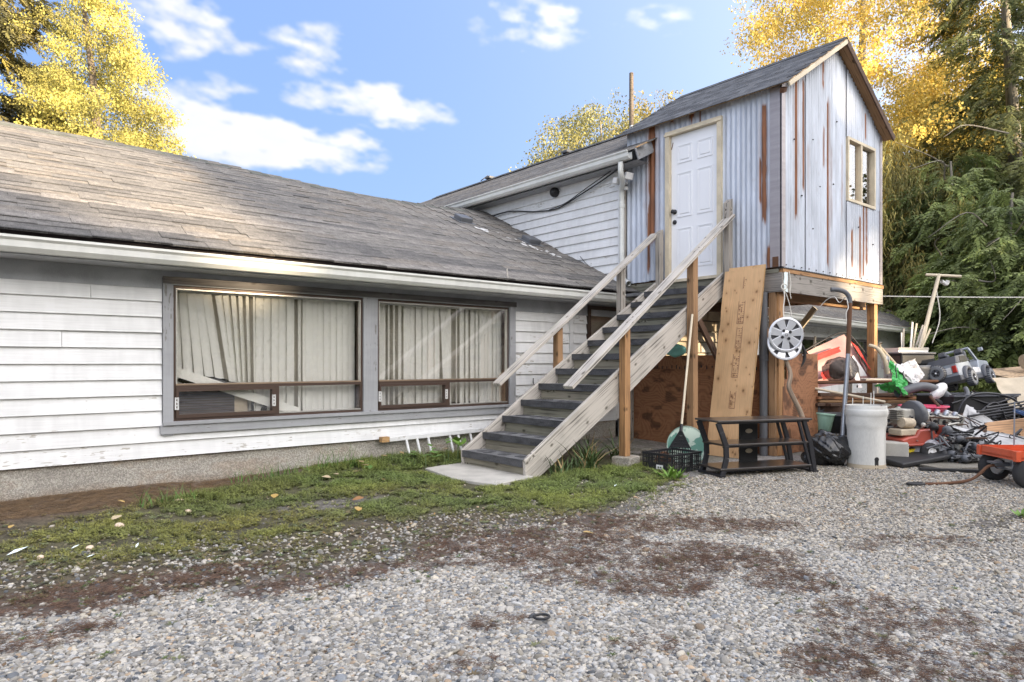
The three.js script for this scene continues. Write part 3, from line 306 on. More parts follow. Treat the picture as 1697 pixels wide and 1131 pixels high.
// blinds, air conditioner, loose slat behind the panes
{
  const slatG = (() => { const g = new THREE.PlaneGeometry(.089, 1.24, 4, 1), p = g.attributes.position; for (let i = 0; i < p.count; i++) p.setZ(i, .012 * (1 - Math.pow(p.getX(i) / .0445, 2))); g.computeVertexNormals(); return plain(g); })();
  const blinds = (label, x0, L) => { const t = thing('vertical_blinds', label, 'blinds', [x0, .66, -.14]); part(t, 'headrail', [bb(0, 1.96, 1.235, 1.27, -.03, .03)], M.whitePlastic); for (const [x, tw, tilt, ln] of L) { const o = part(t, 'slat', [slatG], M.blind); o.position.set(x + (tilt || 0) * .6, .615 + (1 - (ln || 1)) * .62, rr(-.012, .012)); o.scale.y = ln || 1; o.rotation.set(0, tw, tilt || 0); } part(t, 'added_gap_sheet', [quad([.02, .02, -.07], [1.94, .02, -.07], [1.94, 1.23, -.06], [.02, 1.23, -.06], 30, .012)], M.gapSheet); };  // added pale sheet behind the slats lifts the dark gaps to mid-tones
  const A = []; for (let i = 0; i < 5; i++) A.push([.03 + i * .074, .15, .03 + .03 * i]); for (let i = 0; i < 6; i++) A.push([.41 + i * .072, .45 + .12 * i, .2 - .03 * i, .97]); for (let i = 0; i < 5; i++) A.push([.86 + i * .083, .1 + .12 * (i % 2), 0]); A.push([1.36, .6, 0]); A.push([1.3, .8, 0]); for (let i = 0; i < 8; i++) A.push([1.41 + i * .074, .06 + .08 * (i % 3), 0]);
  blinds('cream vertical blinds with fanned slats in the left picture window', 1.745, A);
  const B = [[.05, .5], [.13, .1], [.22, .9], [.29, .85], [.375, .6]]; for (let i = 0; i < 8; i++) B.push([.46 + i * .09, .05 + .12 * (i % 2), i === 6 ? .05 : 0]); B.push([1.22, .9, 0]); for (let i = 0; i < 5; i++) B.push([1.31 + i * .082, .2 + .25 * (i % 2), 0]); for (let i = 0; i < 5; i++) B.push([1.66 + i * .068, .08 + .2 * (i % 2), 0]);
  blinds('cream vertical blinds hanging straight with gaps in the right picture window', 3.945, B);
  single('blind_slat', 'loose cream slat fallen diagonally behind the left picture window', 'blind slat', [beam([1.76, 1.11, -.075], [3.0, .66, -.06], .09, .006, [0, 1, 0], 0)], M.blind);
  const ac = thing('air_conditioner', 'boxy air conditioner with dark grille inside the lower left awning pane', 'air conditioner', [2.12, .64, -.24]); part(ac, 'case', [rbx(.72, .29, .26, .015, 0, .145, -.02)], M.tan); part(ac, 'grille_panel', [rbx(.56, .24, .02, .008, -.06, .15, .112)], M.trimDark); for (let i = 0; i < 9; i++) part(ac, 'grille_slat', [bx(.54, .008, .012, -.06, .05 + i * .025, .126)], M.bronze);
  const sheet = crumple(new THREE.SphereGeometry(.16, 40, 24), .05, 9, 3); single('crumpled_plastic', 'crumpled dark plastic bunched beside the air conditioner', 'plastic sheet', [at(sheet, 2.62, .76, -.2, 0, 0, 0, [.7, 1, .5])], M.blackBag);
  single('plastic_heap', 'wrinkled dark plastic lying under the loose blind slat', 'plastic sheet', [at(crumple(new THREE.SphereGeometry(.3, 50, 24), .05, 9, 8), 2.08, 1.0, -.17, 0, 0, -.12, [1.1, .22, .22])], M.blackBag);
}

// ------------------------------------------------------------------ the raised metal shed
const shed = thing('metal_shed', 'rust-streaked corrugated metal shed raised on posts with a white door', 'shed', [8.2, 0, 2.69]);
{
  const SX = 8.2, SX1 = 11.2, SZ = 2.69, SZ0 = .18, FY = 2.40, PK = 9.7, WY = 4.74, SS = .63, topY = x => WY + SS * (1.5 - Math.abs(x - PK));
  // corrugated sheet in the plane of u (along) and y; rust: [u, half width, y top, y bottom]
  function sheetG(u0, u1, y0, top, rust, pitch = .068, amp = .009, seed = 0) {
    const nu = Math.max(6, Math.round((u1 - u0) / .0085)), nv = 56, P = [], C = [], U = [], I = [];
    for (let j = 0; j <= nv; j++) for (let i = 0; i <= nu; i++) {
      const u = mix(u0, u1, i / nu), yt = top(u), y = mix(y0, yt, j / nv); P.push(u, y, amp * Math.cos((u - u0) / pitch * 6.283) + .002 * (fbm(u * 6, y * 2, 2, 0, 0, seed) - .5)); U.push(u, y);
      let k = 0; for (const [ru, rw, ya, yb] of rust) { const e = rw * (.55 + .9 * fbm(y * 7, ru * 10, 3, 0, 0, 230 + seed)), d = Math.abs(u - ru - .012 * (fbm(y * 4, ru * 3, 2, 0, 0, 233) - .5)), v = Math.min(sstep(ya + .05, ya - .2, y), sstep(yb - .1, yb + .35, y)); k = Math.max(k, sstep(e * 1.25, e * .75, d) * sstep(.25, .5, v + .5 * (fbm(u * 60, y * 9, 3, 0, 0, 231) - .5))); k = Math.max(k, .34 * v * sstep(e * 3.4, e, d)); }
      const dots = sstep(.80, .86, vn(u * 55, y * 40, 0, 0, 237 + seed)) * .25, blot = fbm(u * 3, y * 1.2, 4, 0, 0, 235 + seed), w = .72 + .5 * blot - .1 * sstep(.55, .7, fbm(u * 14, y * 1, 3, 0, 0, 238)); k = Math.max(k, dots * .35);
      const rd = .5 + .9 * fbm(u * 40, y * 5, 3, 0, 0, 239); C.push(mix(w, .42 * rd, k), mix(w * .98, .15 * rd, k), mix(w, .055 * rd, k));
    }
    for (let j = 0; j < nv; j++) for (let i = 0; i < nu; i++) { const a = j * (nu + 1) + i, b = a + 1, c = a + nu + 1, d = c + 1; I.push(a, b, c, b, d, c); }
    const g = new THREE.BufferGeometry(); g.setAttribute('position', new THREE.Float32BufferAttribute(P, 3)); g.setAttribute('uv', new THREE.Float32BufferAttribute(U, 2)); g.setAttribute('color', new THREE.Float32BufferAttribute(C, 3)); g.setIndex(I); g.computeVertexNormals(); return plain(g);
  }
  const screws = (L) => L.map(([u, y]) => at(plain(new THREE.SphereGeometry(.009, 7, 5)), u, y, .010));
  const wallP = wpart(shed, 'wall_frame', [bb(SX + .02, SX + .1, FY, WY, SZ0, .93), bb(SX + .02, SX + .1, 4.54, WY, .93, 1.86), bb(SX + .02, SX + .1, FY, WY, 1.86, SZ - .02), bb(SX1 - .1, SX1 - .02, FY, WY, SZ0, SZ - .02), bb(SX + .1, 10.06, FY, WY, SZ - .1, SZ - .03), bb(10.96, SX1 - .1, FY, WY, SZ - .1, SZ - .03), bb(10.06, 10.96, FY, 3.56, SZ - .1, SZ - .03), bb(10.06, 10.96, 4.45, WY, SZ - .1, SZ - .03), bb(SX + .1, SX1 - .1, FY, WY, SZ0, SZ0 + .06)], M.darkWood);
  const tri = (z) => { const g = prism([[SX + .03, WY], [SX1 - .03, WY], [PK, topY(PK) - .03]], .05); return g.translate(0, 0, z); }; wpart(shed, 'gable_frame', [tri(SZ - .1), tri(SZ0)], M.darkWood);
  // sheets on the door side (plane x = 8.2, u runs with z)
  const sideSheet = (z0, z1, y0, y1, rust, off, seed, pitch) => { const g = sheetG(z0, z1, y0, () => y1, rust, pitch, .009, seed); g.applyMatrix4(new THREE.Matrix4().makeBasis(V(0, 0, 1), V(0, 1, 0), V(-1, 0, 0)).setPosition(SX - off, 0, 0)); return wpart(shed, 'metal_panel', g, M.zinc); };
  sideSheet(.18, .60, FY + .02, 4.76, [[.58, .03, 4.8, 3.2]], .012, 1, .10); sideSheet(.57, .94, FY + .03, 4.77, [[.66, .065, 4.9, 2.9], [.60, .02, 3.5, 2.5]], .02, 2, .085); sideSheet(.94, 1.86, 4.565, 4.775, [[1.02, .03, 4.9, 4.6], [1.36, .045, 5, 4.55], [1.5, .012, 5, 4.5]], .014, 3, .085); sideSheet(1.86, 2.58, FY + .02, 4.775, [[2.475, .034, 4.62, 2.95], [2.42, .014, 3.9, 3.2], [2.545, .03, 2.75, 2.3]], .012, 4, .075);
  const cf = wpart(shed, 'corner_flashing', [bb(SX - .028, SX - .004, FY + .02, WY - .02, 2.565, SZ + .03), bb(SX - .028, SX + .06, FY + .02, WY + .02, SZ + .014, SZ + .038)], M.flash, 'dull brownish metal corner strip'); wpart(cf, 'rust_edge', [bb(SX - .034, SX - .028, FY + .02, FY + .15, 2.60, 2.68)], M.rust);
  // sheets on the gable (plane z = 2.69, u runs with x)
  const gab = (x0, x1, y0, top, rust, off, seed) => { const g = sheetG(x0, x1, y0, top, rust, .066, .011, seed); g.translate(0, 0, SZ + off); return wpart(shed, 'metal_panel', g, M.zinc); };
  const T = x => topY(x) - .02;
  gab(8.26, 8.82, FY + .02, T, [[8.58, .034, 5.5, 3.0], [8.77, .012, 5.0, 3.4]], .012, 5); gab(8.80, 9.42, FY + .02, T, [[9.30, .02, 5.5, 4.9], [9.33, .014, 4.5, 3.8], [8.88, .012, 4.2, 3.2]], .02, 6); gab(9.40, 10.03, FY + .02, T, [[9.47, .028, 4.9, 2.45], [9.56, .014, 4.3, 3.0], [9.9, .008, 4.4, 3.2]], .012, 7);
  gab(10.01, 10.56, FY + .02, () => 3.545, [[10.47, .018, 3.4, 2.4], [10.2, .012, 3.2, 2.5]], .020, 8); gab(10.54, 11.19, FY + .02, () => 3.545, [[10.70, .028, 3.6, 2.6], [10.60, .018, 3.6, 2.4]], .012, 9); gab(10.01, 10.96, 4.455, T, [[10.55, .012, 5.1, 4.6], [10.66, .010, 5, 4.5]], .020, 10); gab(10.96, 11.19, 3.545, T, [], .012, 11);
  wpart(shed, 'screw', [].concat(...[[8.3, 8.5, 8.7], [8.9, 9.1, 9.3], [9.5, 9.7, 9.9], [10.1, 10.3, 10.5, 10.7, 10.9, 11.1]].map(a => a.map(x => at(plain(new THREE.SphereGeometry(.009, 6, 4)), x, FY + .05, SZ + .028)))).concat([[8.5, 4.1], [8.7, 3.4], [9.0, 4.2], [9.0, 3.0], [9.6, 3.7], [9.7, 4.6], [9.2, 3.6], [10.4, 3.2], [10.9, 3.0]].map(([x, y]) => at(plain(new THREE.SphereGeometry(.012, 6, 4)), x, y, SZ + .03))), M.black).userData.kind = 'stuff';
  wpart(shed, 'edge_strip', [bb(11.17, 11.25, FY, 4.72, SZ - .02, SZ + .03)], M.flash);
  // roof
  const RX0 = 8.09, RX1 = 11.31, Z1 = 2.86, Z0 = .12, ey = topY(8.2) + .03 - SS * .11, py = topY(PK) + .03; const a = Math.atan(SS), LR = (PK - RX0) / Math.cos(a);
  const rf = wpart(shed, 'roof', [beam([RX0, ey, (Z0 + Z1) / 2], [PK, py, (Z0 + Z1) / 2], .018, Z1 - Z0, [0, 1, 0], 0), beam([PK, py, (Z0 + Z1) / 2], [RX1, ey, (Z0 + Z1) / 2], .018, Z1 - Z0, [0, 1, 0], 0)], M.plyTan, 'steep gable roof of the shed with dark shingles');
  const near = []; for (let k = 0; k < 14; k++) for (let i = 0; i < 10; i++) { const d = .03 + k * .134, x = RX0 + d * Math.cos(a), y = ey + d * Math.sin(a) + .018, z = Z1 - .13 - i * .29 - (k % 2) * .13; if (x > PK || z < Z0) continue; wpart(rf, 'shingle', [bx(.17, .009, .285, x, y + rr(0, .004), z, 0, rr(-.02, .02), a + .03)], SHD[R() < .3 ? 3 : R() * 3 | 0]); }
  const fr = []; for (let k = 0; k < 14; k++) for (let i = 0; i < 10; i++) { const d = .03 + k * .134, x = RX1 - d * Math.cos(a), y = ey + d * Math.sin(a) + .018, z = Z1 - .13 - i * .29; fr.push(bx(.17, .009, .285, x, y, z, 0, 0, -a - .03)); } wpart(rf, 'shingle', fr, SHD[1]).userData.kind = 'stuff';
  for (let i = 0; i < 10; i++) wpart(rf, 'ridge_cap', [bx(.16, .012, .29, PK - .06, py - .01, Z1 - .14 - i * .28, 0, 0, a), bx(.16, .012, .29, PK + .06, py - .01, Z1 - .14 - i * .28, 0, 0, -a)], SHD[i % 3]);
  wpart(rf, 'rake_board', [beam([RX0, ey - .035, Z1 + .006], [PK, py - .035, Z1 + .006], .055, .022)], M.creamWood); wpart(rf, 'rake_board', [beam([PK, py - .045, Z1 + .006], [RX1, ey - .045, Z1 + .006], .085, .022)], M.darkWood);
  wpart(rf, 'soffit_board', [beam([PK + .05, py - .055, Z1 - .075], [RX1, ey - .04, Z1 - .075], .02, .15)], M.brownWood); wpart(rf, 'torn_edge', [bx(.10, .06, .05, RX0 + .06, ey - .06, Z1 - .1, .3, .2, .4)], M.rust);
  // gable window
  const w = wpart(shed, 'window', [bb(10.04, 10.98, 4.43, 4.47, SZ - .04, SZ + .04), bb(10.04, 10.98, 3.54, 3.58, SZ - .04, SZ + .04), bb(10.04, 10.08, 3.58, 4.43, SZ - .04, SZ + .04), bb(10.94, 10.98, 3.58, 4.43, SZ - .04, SZ + .04), bb(10.475, 10.525, 3.58, 4.43, SZ - .04, SZ + .036)], M.creamWood); wpart(w, 'pane', [bb(10.08, 10.475, 3.58, 4.43, SZ - .01, SZ - .009)], M.glass); wpart(w, 'pane', [bb(10.525, 10.94, 3.58, 4.43, SZ - .02, SZ - .019)], M.glass); wpart(w, 'pane_backing', [bb(10.05, 10.48, 3.5, 4.45, SZ - .12, SZ - .105)], M.plyTan); wpart(w, 'pane_backing', [bb(10.50, 10.97, 3.5, 4.45, SZ - .16, SZ - .15)], M.matteDark);  // left backing sheet painted the brown of a reflection, right one plain dark
  // door
  wpart(shed, 'door_frame', [bb(SX - .06, SX + .08, FY - .0, 4.5, .93, 1.0), bb(SX - .06, SX + .08, FY, 4.5, 1.80, 1.87), bb(SX - .06, SX + .08, 4.5, 4.565, .93, 1.87), bb(SX - .07, SX + .08, FY - .04, FY, .93, 1.87), bb(SX - .075, SX - .06, 4.5, 4.53, .92, 1.88)], M.creamWood);
  const dr = wpart(shed, 'door', [bb(SX + .0, SX + .045, FY + .005, 4.495, 1.003, 1.797)], M.doorWhite, 'white six panel door'); const pan = (z0, z1, y0, y1) => { const f = SX, L = []; const ring = (m, h) => [bb(f - h, f, y0 + m, y1 - m, z0 + m, z0 + m + .012), bb(f - h, f, y0 + m, y1 - m, z1 - m - .012, z1 - m), bb(f - h, f, y1 - m - .012, y1 - m, z0 + m + .012, z1 - m - .012), bb(f - h, f, y0 + m, y0 + m + .012, z0 + m + .012, z1 - m - .012)]; wpart(dr, 'door_panel', [...ring(0, .009), ...ring(.014, .005), (() => { const g = rbx(.012, y1 - y0 - .09, z1 - z0 - .09, .006, f - .003, (y0 + y1) / 2, (z0 + z1) / 2); return g; })()], M.doorWhite); };
  for (const [z0, z1] of [[1.11, 1.36], [1.45, 1.70]]) { pan(z0, z1, 2.56, 3.14); pan(z0, z1, 3.30, 3.94); pan(z0, z1, 4.08, 4.34); }
  for (const [y, s] of [[3.39, 1], [3.24, .92]]) wpart(dr, 'door_knob', [at(lathe([[0, 0], [.036 * s, 0], [.036 * s, .012], [.016 * s, .016], [.014, .03], [.03 * s, .042], [.032 * s, .058], [.02, .07], [0, .072]].slice(0, s < 1 ? 4 : 9).concat(s < 1 ? [[0, .02]] : []), 18), SX - .001, y, 1.065, 0, 0, Math.PI / 2)], M.blackMetal);
  wpart(dr, 'hinge_scar', [bx(.004, .10, .012, SX - .002, 4.36, 1.02, .3, 0, 0)], M.rust);
  // floor frame
  wpart(shed, 'rim_beam', [bb(SX - .02, SX1 + .03, 2.10, 2.345, SZ + .002, SZ + .042, 'x')], M.beamGrey, 'weathered grey beam under the gable'); wpart(shed, 'rim_beam', [bb(SX - .035, SX + .005, 2.10, 2.345, 1.88, SZ + .04, 'z')], M.beamGrey); wpart(shed, 'rim_beam', [bb(SX - .035, SX + .005, 2.16, 2.345, .18, 1.88, 'z')], M.mossWood);
  wpart(shed, 'sill_strip', [bb(SX - .02, SX1 + .04, 2.345, 2.395, SZ - .02, SZ + .052, 'x')], M.orangeWood); wpart(shed, 'sill_strip', [bb(SX - .045, SX - .005, 2.345, 2.392, .18, SZ, 'z')], M.mossWood); wpart(shed, 'drip_flashing', [bb(SX - .05, SX1 + .05, 2.396, 2.402, SZ - .03, SZ + .06)], M.blackMetal);
  wpart(shed, 'floor', [bb(SX + .02, SX1, 2.36, 2.398, SZ0, SZ - .01)], M.plyTan); for (let i = 0; i < 7; i++) wpart(shed, 'joist', [bb(8.5 + i * .42, 8.54 + i * .42, 2.16, 2.355, .2, SZ - .005, 'z')], M.brownWood);
  wpart(shed, 'cross_beam', [bb(SX + .05, SX1, 2.03, 2.155, SZ - .30, SZ - .20, 'x')], M.brownWood); wpart(shed, 'cross_beam', [bb(SX + .05, SX1, 2.02, 2.155, .75, .85, 'x')], M.darkWood);
  wpart(shed, 'post', [rbx(.14, 2.1, .14, .006, SX + .09, 1.05, SZ - .10)], M.orangeWood, 'orange-brown corner post under the shed'); wpart(shed, 'post', [rbx(.05, 2.1, .09, .004, SX + .0, 1.05, SZ - .1)], M.brownWood);
  wpart(shed, 'post', [rbx(.115, 2.1, .115, .006, SX1 - .13, 1.05, SZ - .05)], M.orangeWood, 'orange-brown right front post under the shed');
  wpart(shed, 'post', [rbx(.10, 2.05, .10, .006, 11.1, 1.02, 1.05)], M.creamWood, 'pale rear post with diagonal braces'); wpart(shed, 'brace', [beam([10.2, 2.1, 1.15], [11.05, 1.35, 1.08], .12, .045)], M.darkWood); wpart(shed, 'brace', [beam([11.08, 1.35, 1.12], [11.05, 2.1, 1.75], .045, .09, [1, 0, 0])], M.creamWood);
  wpart(shed, 'corner_wrap', [(() => { const g = quad([SX + .0, 2.35, SZ + .05], [SX + .085, 2.35, SZ + .05], [SX + .08, 2.09, SZ + .052], [SX + .01, 2.12, SZ + .052], 8, .015); return g; })()], M.paper);
}

// ------------------------------------------------------------------ the outside staircase
const stairs = thing('wooden_stairs', 'weathered wooden staircase with dark grit treads climbing to the white shed door', 'stairs', [6.2, 0, 1.4]);
{
  const N = 11, y0 = .20, x0 = 4.56, dy = .184, dx = .292;
  for (let k = 0; k < N; k++) {
    const x = x0 + dx * k, y = y0 + dy * k, j = rr(-.006, .006), t = wpart(stairs, 'tread', [rbx(.31, .05, 1.03, .012, x + .145, y - .027 + j, 1.375, 0, 0, rr(-.012, .012))], M.treadTop);
    const nose = crumple(boxUV(new THREE.BoxGeometry(.022, .075, 1.035, 1, 2, 26), 'z'), .004, 5, k); nose.translate(x - .013, y - .036 + j, 1.375); wpart(t, 'nosing', [nose], M.tread);
    if (k < 4) for (let q = 0; q < 4; q++) wpart(t, 'grit_strip', [bx(rr(.08, .16), .004, rr(.05, .12), x + .15 + rr(-.04, .04), y + .001 + j, 1.0 + q * .22 + rr(-.05, .05), 0, rr(-.2, .2), 0)], M.tread);
    wpart(stairs, 'riser', [bb(x + .012, x + .036, k ? y - dy : .03, y - .05, .87, 1.885, 'z')], k < 2 ? M.riser : R() < .5 ? M.riser : M.mossWood);
  }
  wpart(stairs, 'landing_board', [bb(7.775, 8.16, 2.17, 2.215, .2, 1.89, 'z')], M.treadTop); wpart(stairs, 'landing_nosing', [bb(7.75, 7.775, 2.14, 2.215, .86, 1.89, 'z')], M.tread); wpart(stairs, 'riser', [bb(7.78, 7.80, 2.04, 2.165, .86, 1.89, 'z')], M.riser); wpart(stairs, 'ledger', [bb(8.06, 8.155, 2.02, 2.16, .2, 1.93, 'z')], M.mossWood);
  const str = [[4.555, .015], [4.74, .015], [6.13, .83], [8.14, 2.13], [8.14, 2.43], [6.13, 1.21], [4.545, .205]];
  const s1 = prism(str, .045, .004); s1.translate(0, 0, 1.892); const s2 = prism(str, .042, .004); s2.translate(0, 0, .815);
  const rot = g => { const p = g.attributes.position, u = g.attributes.uv; for (let i = 0; i < p.count; i++) { const x = p.getX(i), y = p.getY(i); u.setXY(i, x * .85 + y * .53, y * .85 - x * .53 + p.getZ(i)); } return g; };
  wpart(stairs, 'stringer', [rot(s1)], M.paleWood, 'pale front stringer'); wpart(stairs, 'stringer', [rot(s2)], M.paleWood);
  // posts
  const post = (x, z, ya, yb, m, lab, w = .092) => { const g = rbx(w, yb - ya, w, .005, x, (ya + yb) / 2, z); const p = g.attributes.position; for (let i = 0; i < p.count; i++) if (p.getY(i) > yb - .02) p.setY(i, p.getY(i) + (p.getX(i) - x) * .7); return wpart(stairs, 'post', [boxUV(g, 'y')], m, lab); };
  post(6.0, 2.0, .13, 1.585, M.orangeWood, 'orange-brown post standing on the concrete block'); post(7.3, 2.0, .0, 2.545, M.brownWood, 'tall brown post halfway up the near rail', .10);
  post(6.13, .765, .95, 1.62, M.brownWood); post(7.36, .765, 1.75, 2.50, M.greyWood); post(8.07, .885, 2.2, 3.12, M.greyWood, 'grey newel left of the door', .085); post(8.07, 2.02, 2.2, 3.36, M.greyWood, 'grey newel right of the door', .09);
  const rail = (a, b, w) => { const g = beam(a, b, .042, w, [0, 1, 0], .006); const p = g.attributes.position; return crumple(g, .0015, 9, 4); };
  wpart(stairs, 'handrail', [rail([5.08, .935, .80], [8.08, 3.09, .80], .14)], M.paleWood, 'split grey far handrail'); wpart(stairs, 'handrail', [rail([5.06, .935, 2.03], [8.12, 3.165, 2.03], .14)], M.paleWood, 'split grey near handrail');
  wpart(stairs, 'brace', [beam([7.55, 1.75, 1.92], [8.1, 1.15, 1.9], .09, .04)], M.darkWood);
}
single('concrete_slab', 'pale concrete slab at the foot of the staircase', 'slab', [(() => { const g = prism([[4.05, -.85], [4.62, -.72], [4.6, -2.0], [4.02, -2.12], [3.9, -1.6]], .05, .006); g.rotateX(-Math.PI / 2); return g; })()], M.concSmooth);
single('footing_block', 'rough concrete block under the orange stair post', 'concrete block', [rbx(.26, .15, .24, .02, 6.02, .055, 2.0, 0, .2, 0)], M.concrete);

// ------------------------------------------------------------------ things under and beside the stairs
{
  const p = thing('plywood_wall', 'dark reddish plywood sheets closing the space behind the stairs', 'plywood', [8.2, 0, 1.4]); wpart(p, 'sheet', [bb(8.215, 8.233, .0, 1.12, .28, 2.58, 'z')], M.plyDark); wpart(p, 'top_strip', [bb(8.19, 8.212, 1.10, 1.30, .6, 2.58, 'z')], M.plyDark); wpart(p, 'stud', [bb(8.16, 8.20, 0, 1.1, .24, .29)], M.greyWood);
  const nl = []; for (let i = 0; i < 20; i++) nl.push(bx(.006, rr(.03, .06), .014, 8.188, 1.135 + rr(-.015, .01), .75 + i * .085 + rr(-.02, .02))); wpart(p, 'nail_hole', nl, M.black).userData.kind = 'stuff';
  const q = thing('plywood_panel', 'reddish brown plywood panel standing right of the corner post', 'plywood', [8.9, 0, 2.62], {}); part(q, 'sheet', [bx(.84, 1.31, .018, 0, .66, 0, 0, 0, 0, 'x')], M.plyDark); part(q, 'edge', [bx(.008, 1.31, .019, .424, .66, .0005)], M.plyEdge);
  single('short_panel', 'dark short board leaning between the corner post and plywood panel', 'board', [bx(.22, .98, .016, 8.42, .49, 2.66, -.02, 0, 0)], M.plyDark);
  // leaning plywood sheet with illegible stamps
  const a = Math.atan2(.45, 2.44), L = 2.482, b = thing('leaning_plywood', 'tall knotty plywood sheet leaning on the shed with faded stamps', 'plywood', [7.6, .0, 2.29]); const g = new THREE.Group();
  const tilt = gg => gg.applyMatrix4(new THREE.Matrix4().makeRotationZ(-a)).translate(0, .005, 0);
  const sh = (() => { const s = new THREE.Shape([[-.285, 0], [.285, 0], [.285, L], [-.285, L], [-.285, 1.9], [-.278, 1.80], [-.272, 1.72], [-.285, 1.62]].map(q => new THREE.Vector2(...q))); const gg = plain(new THREE.ExtrudeGeometry(s, { depth: .018, bevelEnabled: false })); const u = gg.attributes.uv, pp = gg.attributes.position; for (let i = 0; i < u.count; i++) u.setXY(i, pp.getX(i) + .3, pp.getY(i)); gg.rotateY(-Math.PI / 2); return gg; })();   // local x of the sheet becomes world z, face towards -x
  part(b, 'sheet', [tilt(sh)], M.ply); part(b, 'sheet_edge', [tilt(bx(.022, L, .004, -.009, L / 2, .288))], M.plyEdge);
  const st = []; const rq = rngOf(5); const ln = (y, h, z, w) => st.push(tilt(bx(.0012, h, w, -.0192, y, z)));
  for (const [ya, yb, wd] of [[2.18, 2.34, .05], [1.72, 2.02, .09], [1.40, 1.68, .08], [1.02, 1.32, .09], [.62, .84, .08]]) { ln((ya + yb) / 2, yb - ya, .06 - wd, .006); if (wd > .06) { ln(ya, .008, .06 - wd / 2, wd); ln((ya + yb) / 2, yb - ya, .06, .005); } for (let y = ya + .02; y < yb - .02; y += rq() * .02 + .012) for (let c = 0; c < 3; c++) if (rq() < .6) ln(y, .004 + rq() * .012, .045 - c * wd * .3, wd * .2 * (.5 + rq() * .7)); }
  part(b, 'faded_stamp', st, M.ink).userData.kind = 'stuff';
}
{ // black three-tier stand
  const t = thing('tv_stand', 'black three tier media stand with curved metal legs and dusty glass shelves', 'media stand', [6.78, 0, 3.15], { turn: -.40 });
  const W = 1.16, D = .40; for (const [y, w, d, x] of [[.585, 1.18, .44, 0], [.335, 1.08, .40, .03], [.085, 1.14, .42, .02]]) { part(t, 'shelf', [rbx(w, .022, d, .006, x, y, 0)], M.smoked); part(t, 'shelf_rail', [bb(x - w / 2 + .02, x + w / 2 - .02, y - .03, y - .011, d / 2 - .05, d / 2 - .03), bb(x - w / 2 + .02, x + w / 2 - .02, y - .03, y - .011, -d / 2 + .03, -d / 2 + .05)], M.blackMetal); }
  for (const z of [-.17, .19]) { const c = []; const pts = [[-.57, .57, z], [-.53, .47, z], [-.475, .33, z], [-.47, .2, z], [-.50, .08, z], [-.53, 0, z]]; for (let i = 0; i < pts.length - 1; i++) c.push(beam(pts[i], pts[i + 1], .055, .03, [1, 0, 0], .004)); part(t, 'leg', c, M.blackMetal); part(t, 'leg', [beam([.50, .575, z], [.58, .34, z], .05, .03, [1, 0, 0]), beam([.58, .35, z], [.645, .0, z], .05, .03, [1, 0, 0])], M.blackMetal); part(t, 'leg', [beam([.43, .575, z], [.60, .02, z], .03, .025, [1, 0, 0])], M.blackMetal); }
  part(t, 'foot_bar', [bb(-.56, -.50, 0, .03, -.2, .22), bb(.61, .67, 0, .03, -.2, .22)], M.blackMetal);
  const bp = part(t, 'back_panel', [bb(-.07, .16, .09, .57, -.16, -.14)], M.black); for (const y of [.22, .44]) part(bp, 'cable_hole', [at(plain(new THREE.CylinderGeometry(.045, .045, .006, 20)), .045, y, -.137, Math.PI / 2, 0, 0, [1, 1, .55])], M.tan);
}
{ // crate
  const t = thing('plastic_crate', 'black slatted plastic crate with a small white label', 'crate', [6.25, 0, 2.47], { turn: -.03 }), W = .52, D = .40, H = .21; part(t, 'base', [bb(-W / 2, W / 2, 0, .012, -D / 2, D / 2)], M.black);
  part(t, 'rim', [bb(-W / 2, W / 2, H - .022, H, D / 2 - .014, D / 2 + .006), bb(-W / 2, W / 2, H - .022, H, -D / 2 - .006, -D / 2 + .014), bb(-W / 2 - .006, -W / 2 + .014, H - .022, H, -D / 2 + .014, D / 2 - .014), bb(W / 2 - .014, W / 2 + .006, H - .022, H, -D / 2 + .014, D / 2 - .014)], M.blackMetal);
  const side = (len, f) => { const L = []; for (let i = 0; i <= Math.round(len / .028); i++) { const u = -len / 2 + i * len / Math.round(len / .028); L.push(f(u, H / 2, i % 5 ? .007 : .016, H - .03)); } for (const y of [.05, .10, .155]) L.push(f(0, y, len, .008)); return L; };
  for (const s of [-1, 1]) { part(t, 'side_grid', side(W - .01, (u, y, w, h) => bx(w, h, .007, u, y, s * (D / 2 - .004))), M.black); part(t, 'end_grid', side(D - .01, (u, y, w, h) => bx(.007, h, w, s * (W / 2 - .004), y, u)), M.black); }
  const tag = part(t, 'label_card', [bx(.004, .05, .09, -W / 2 - .012, .062, .05)], M.whitePlastic); part(tag, 'print', [bx(.002, .016, .02, -W / 2 - .0152, .062, .035), bx(.002, .016, .02, -W / 2 - .0152, .062, .065)], M.greyPlastic); part(t, 'solid_band', [bx(.006, .07, .26, -W / 2 - .004, .06, .02)], M.black);
}
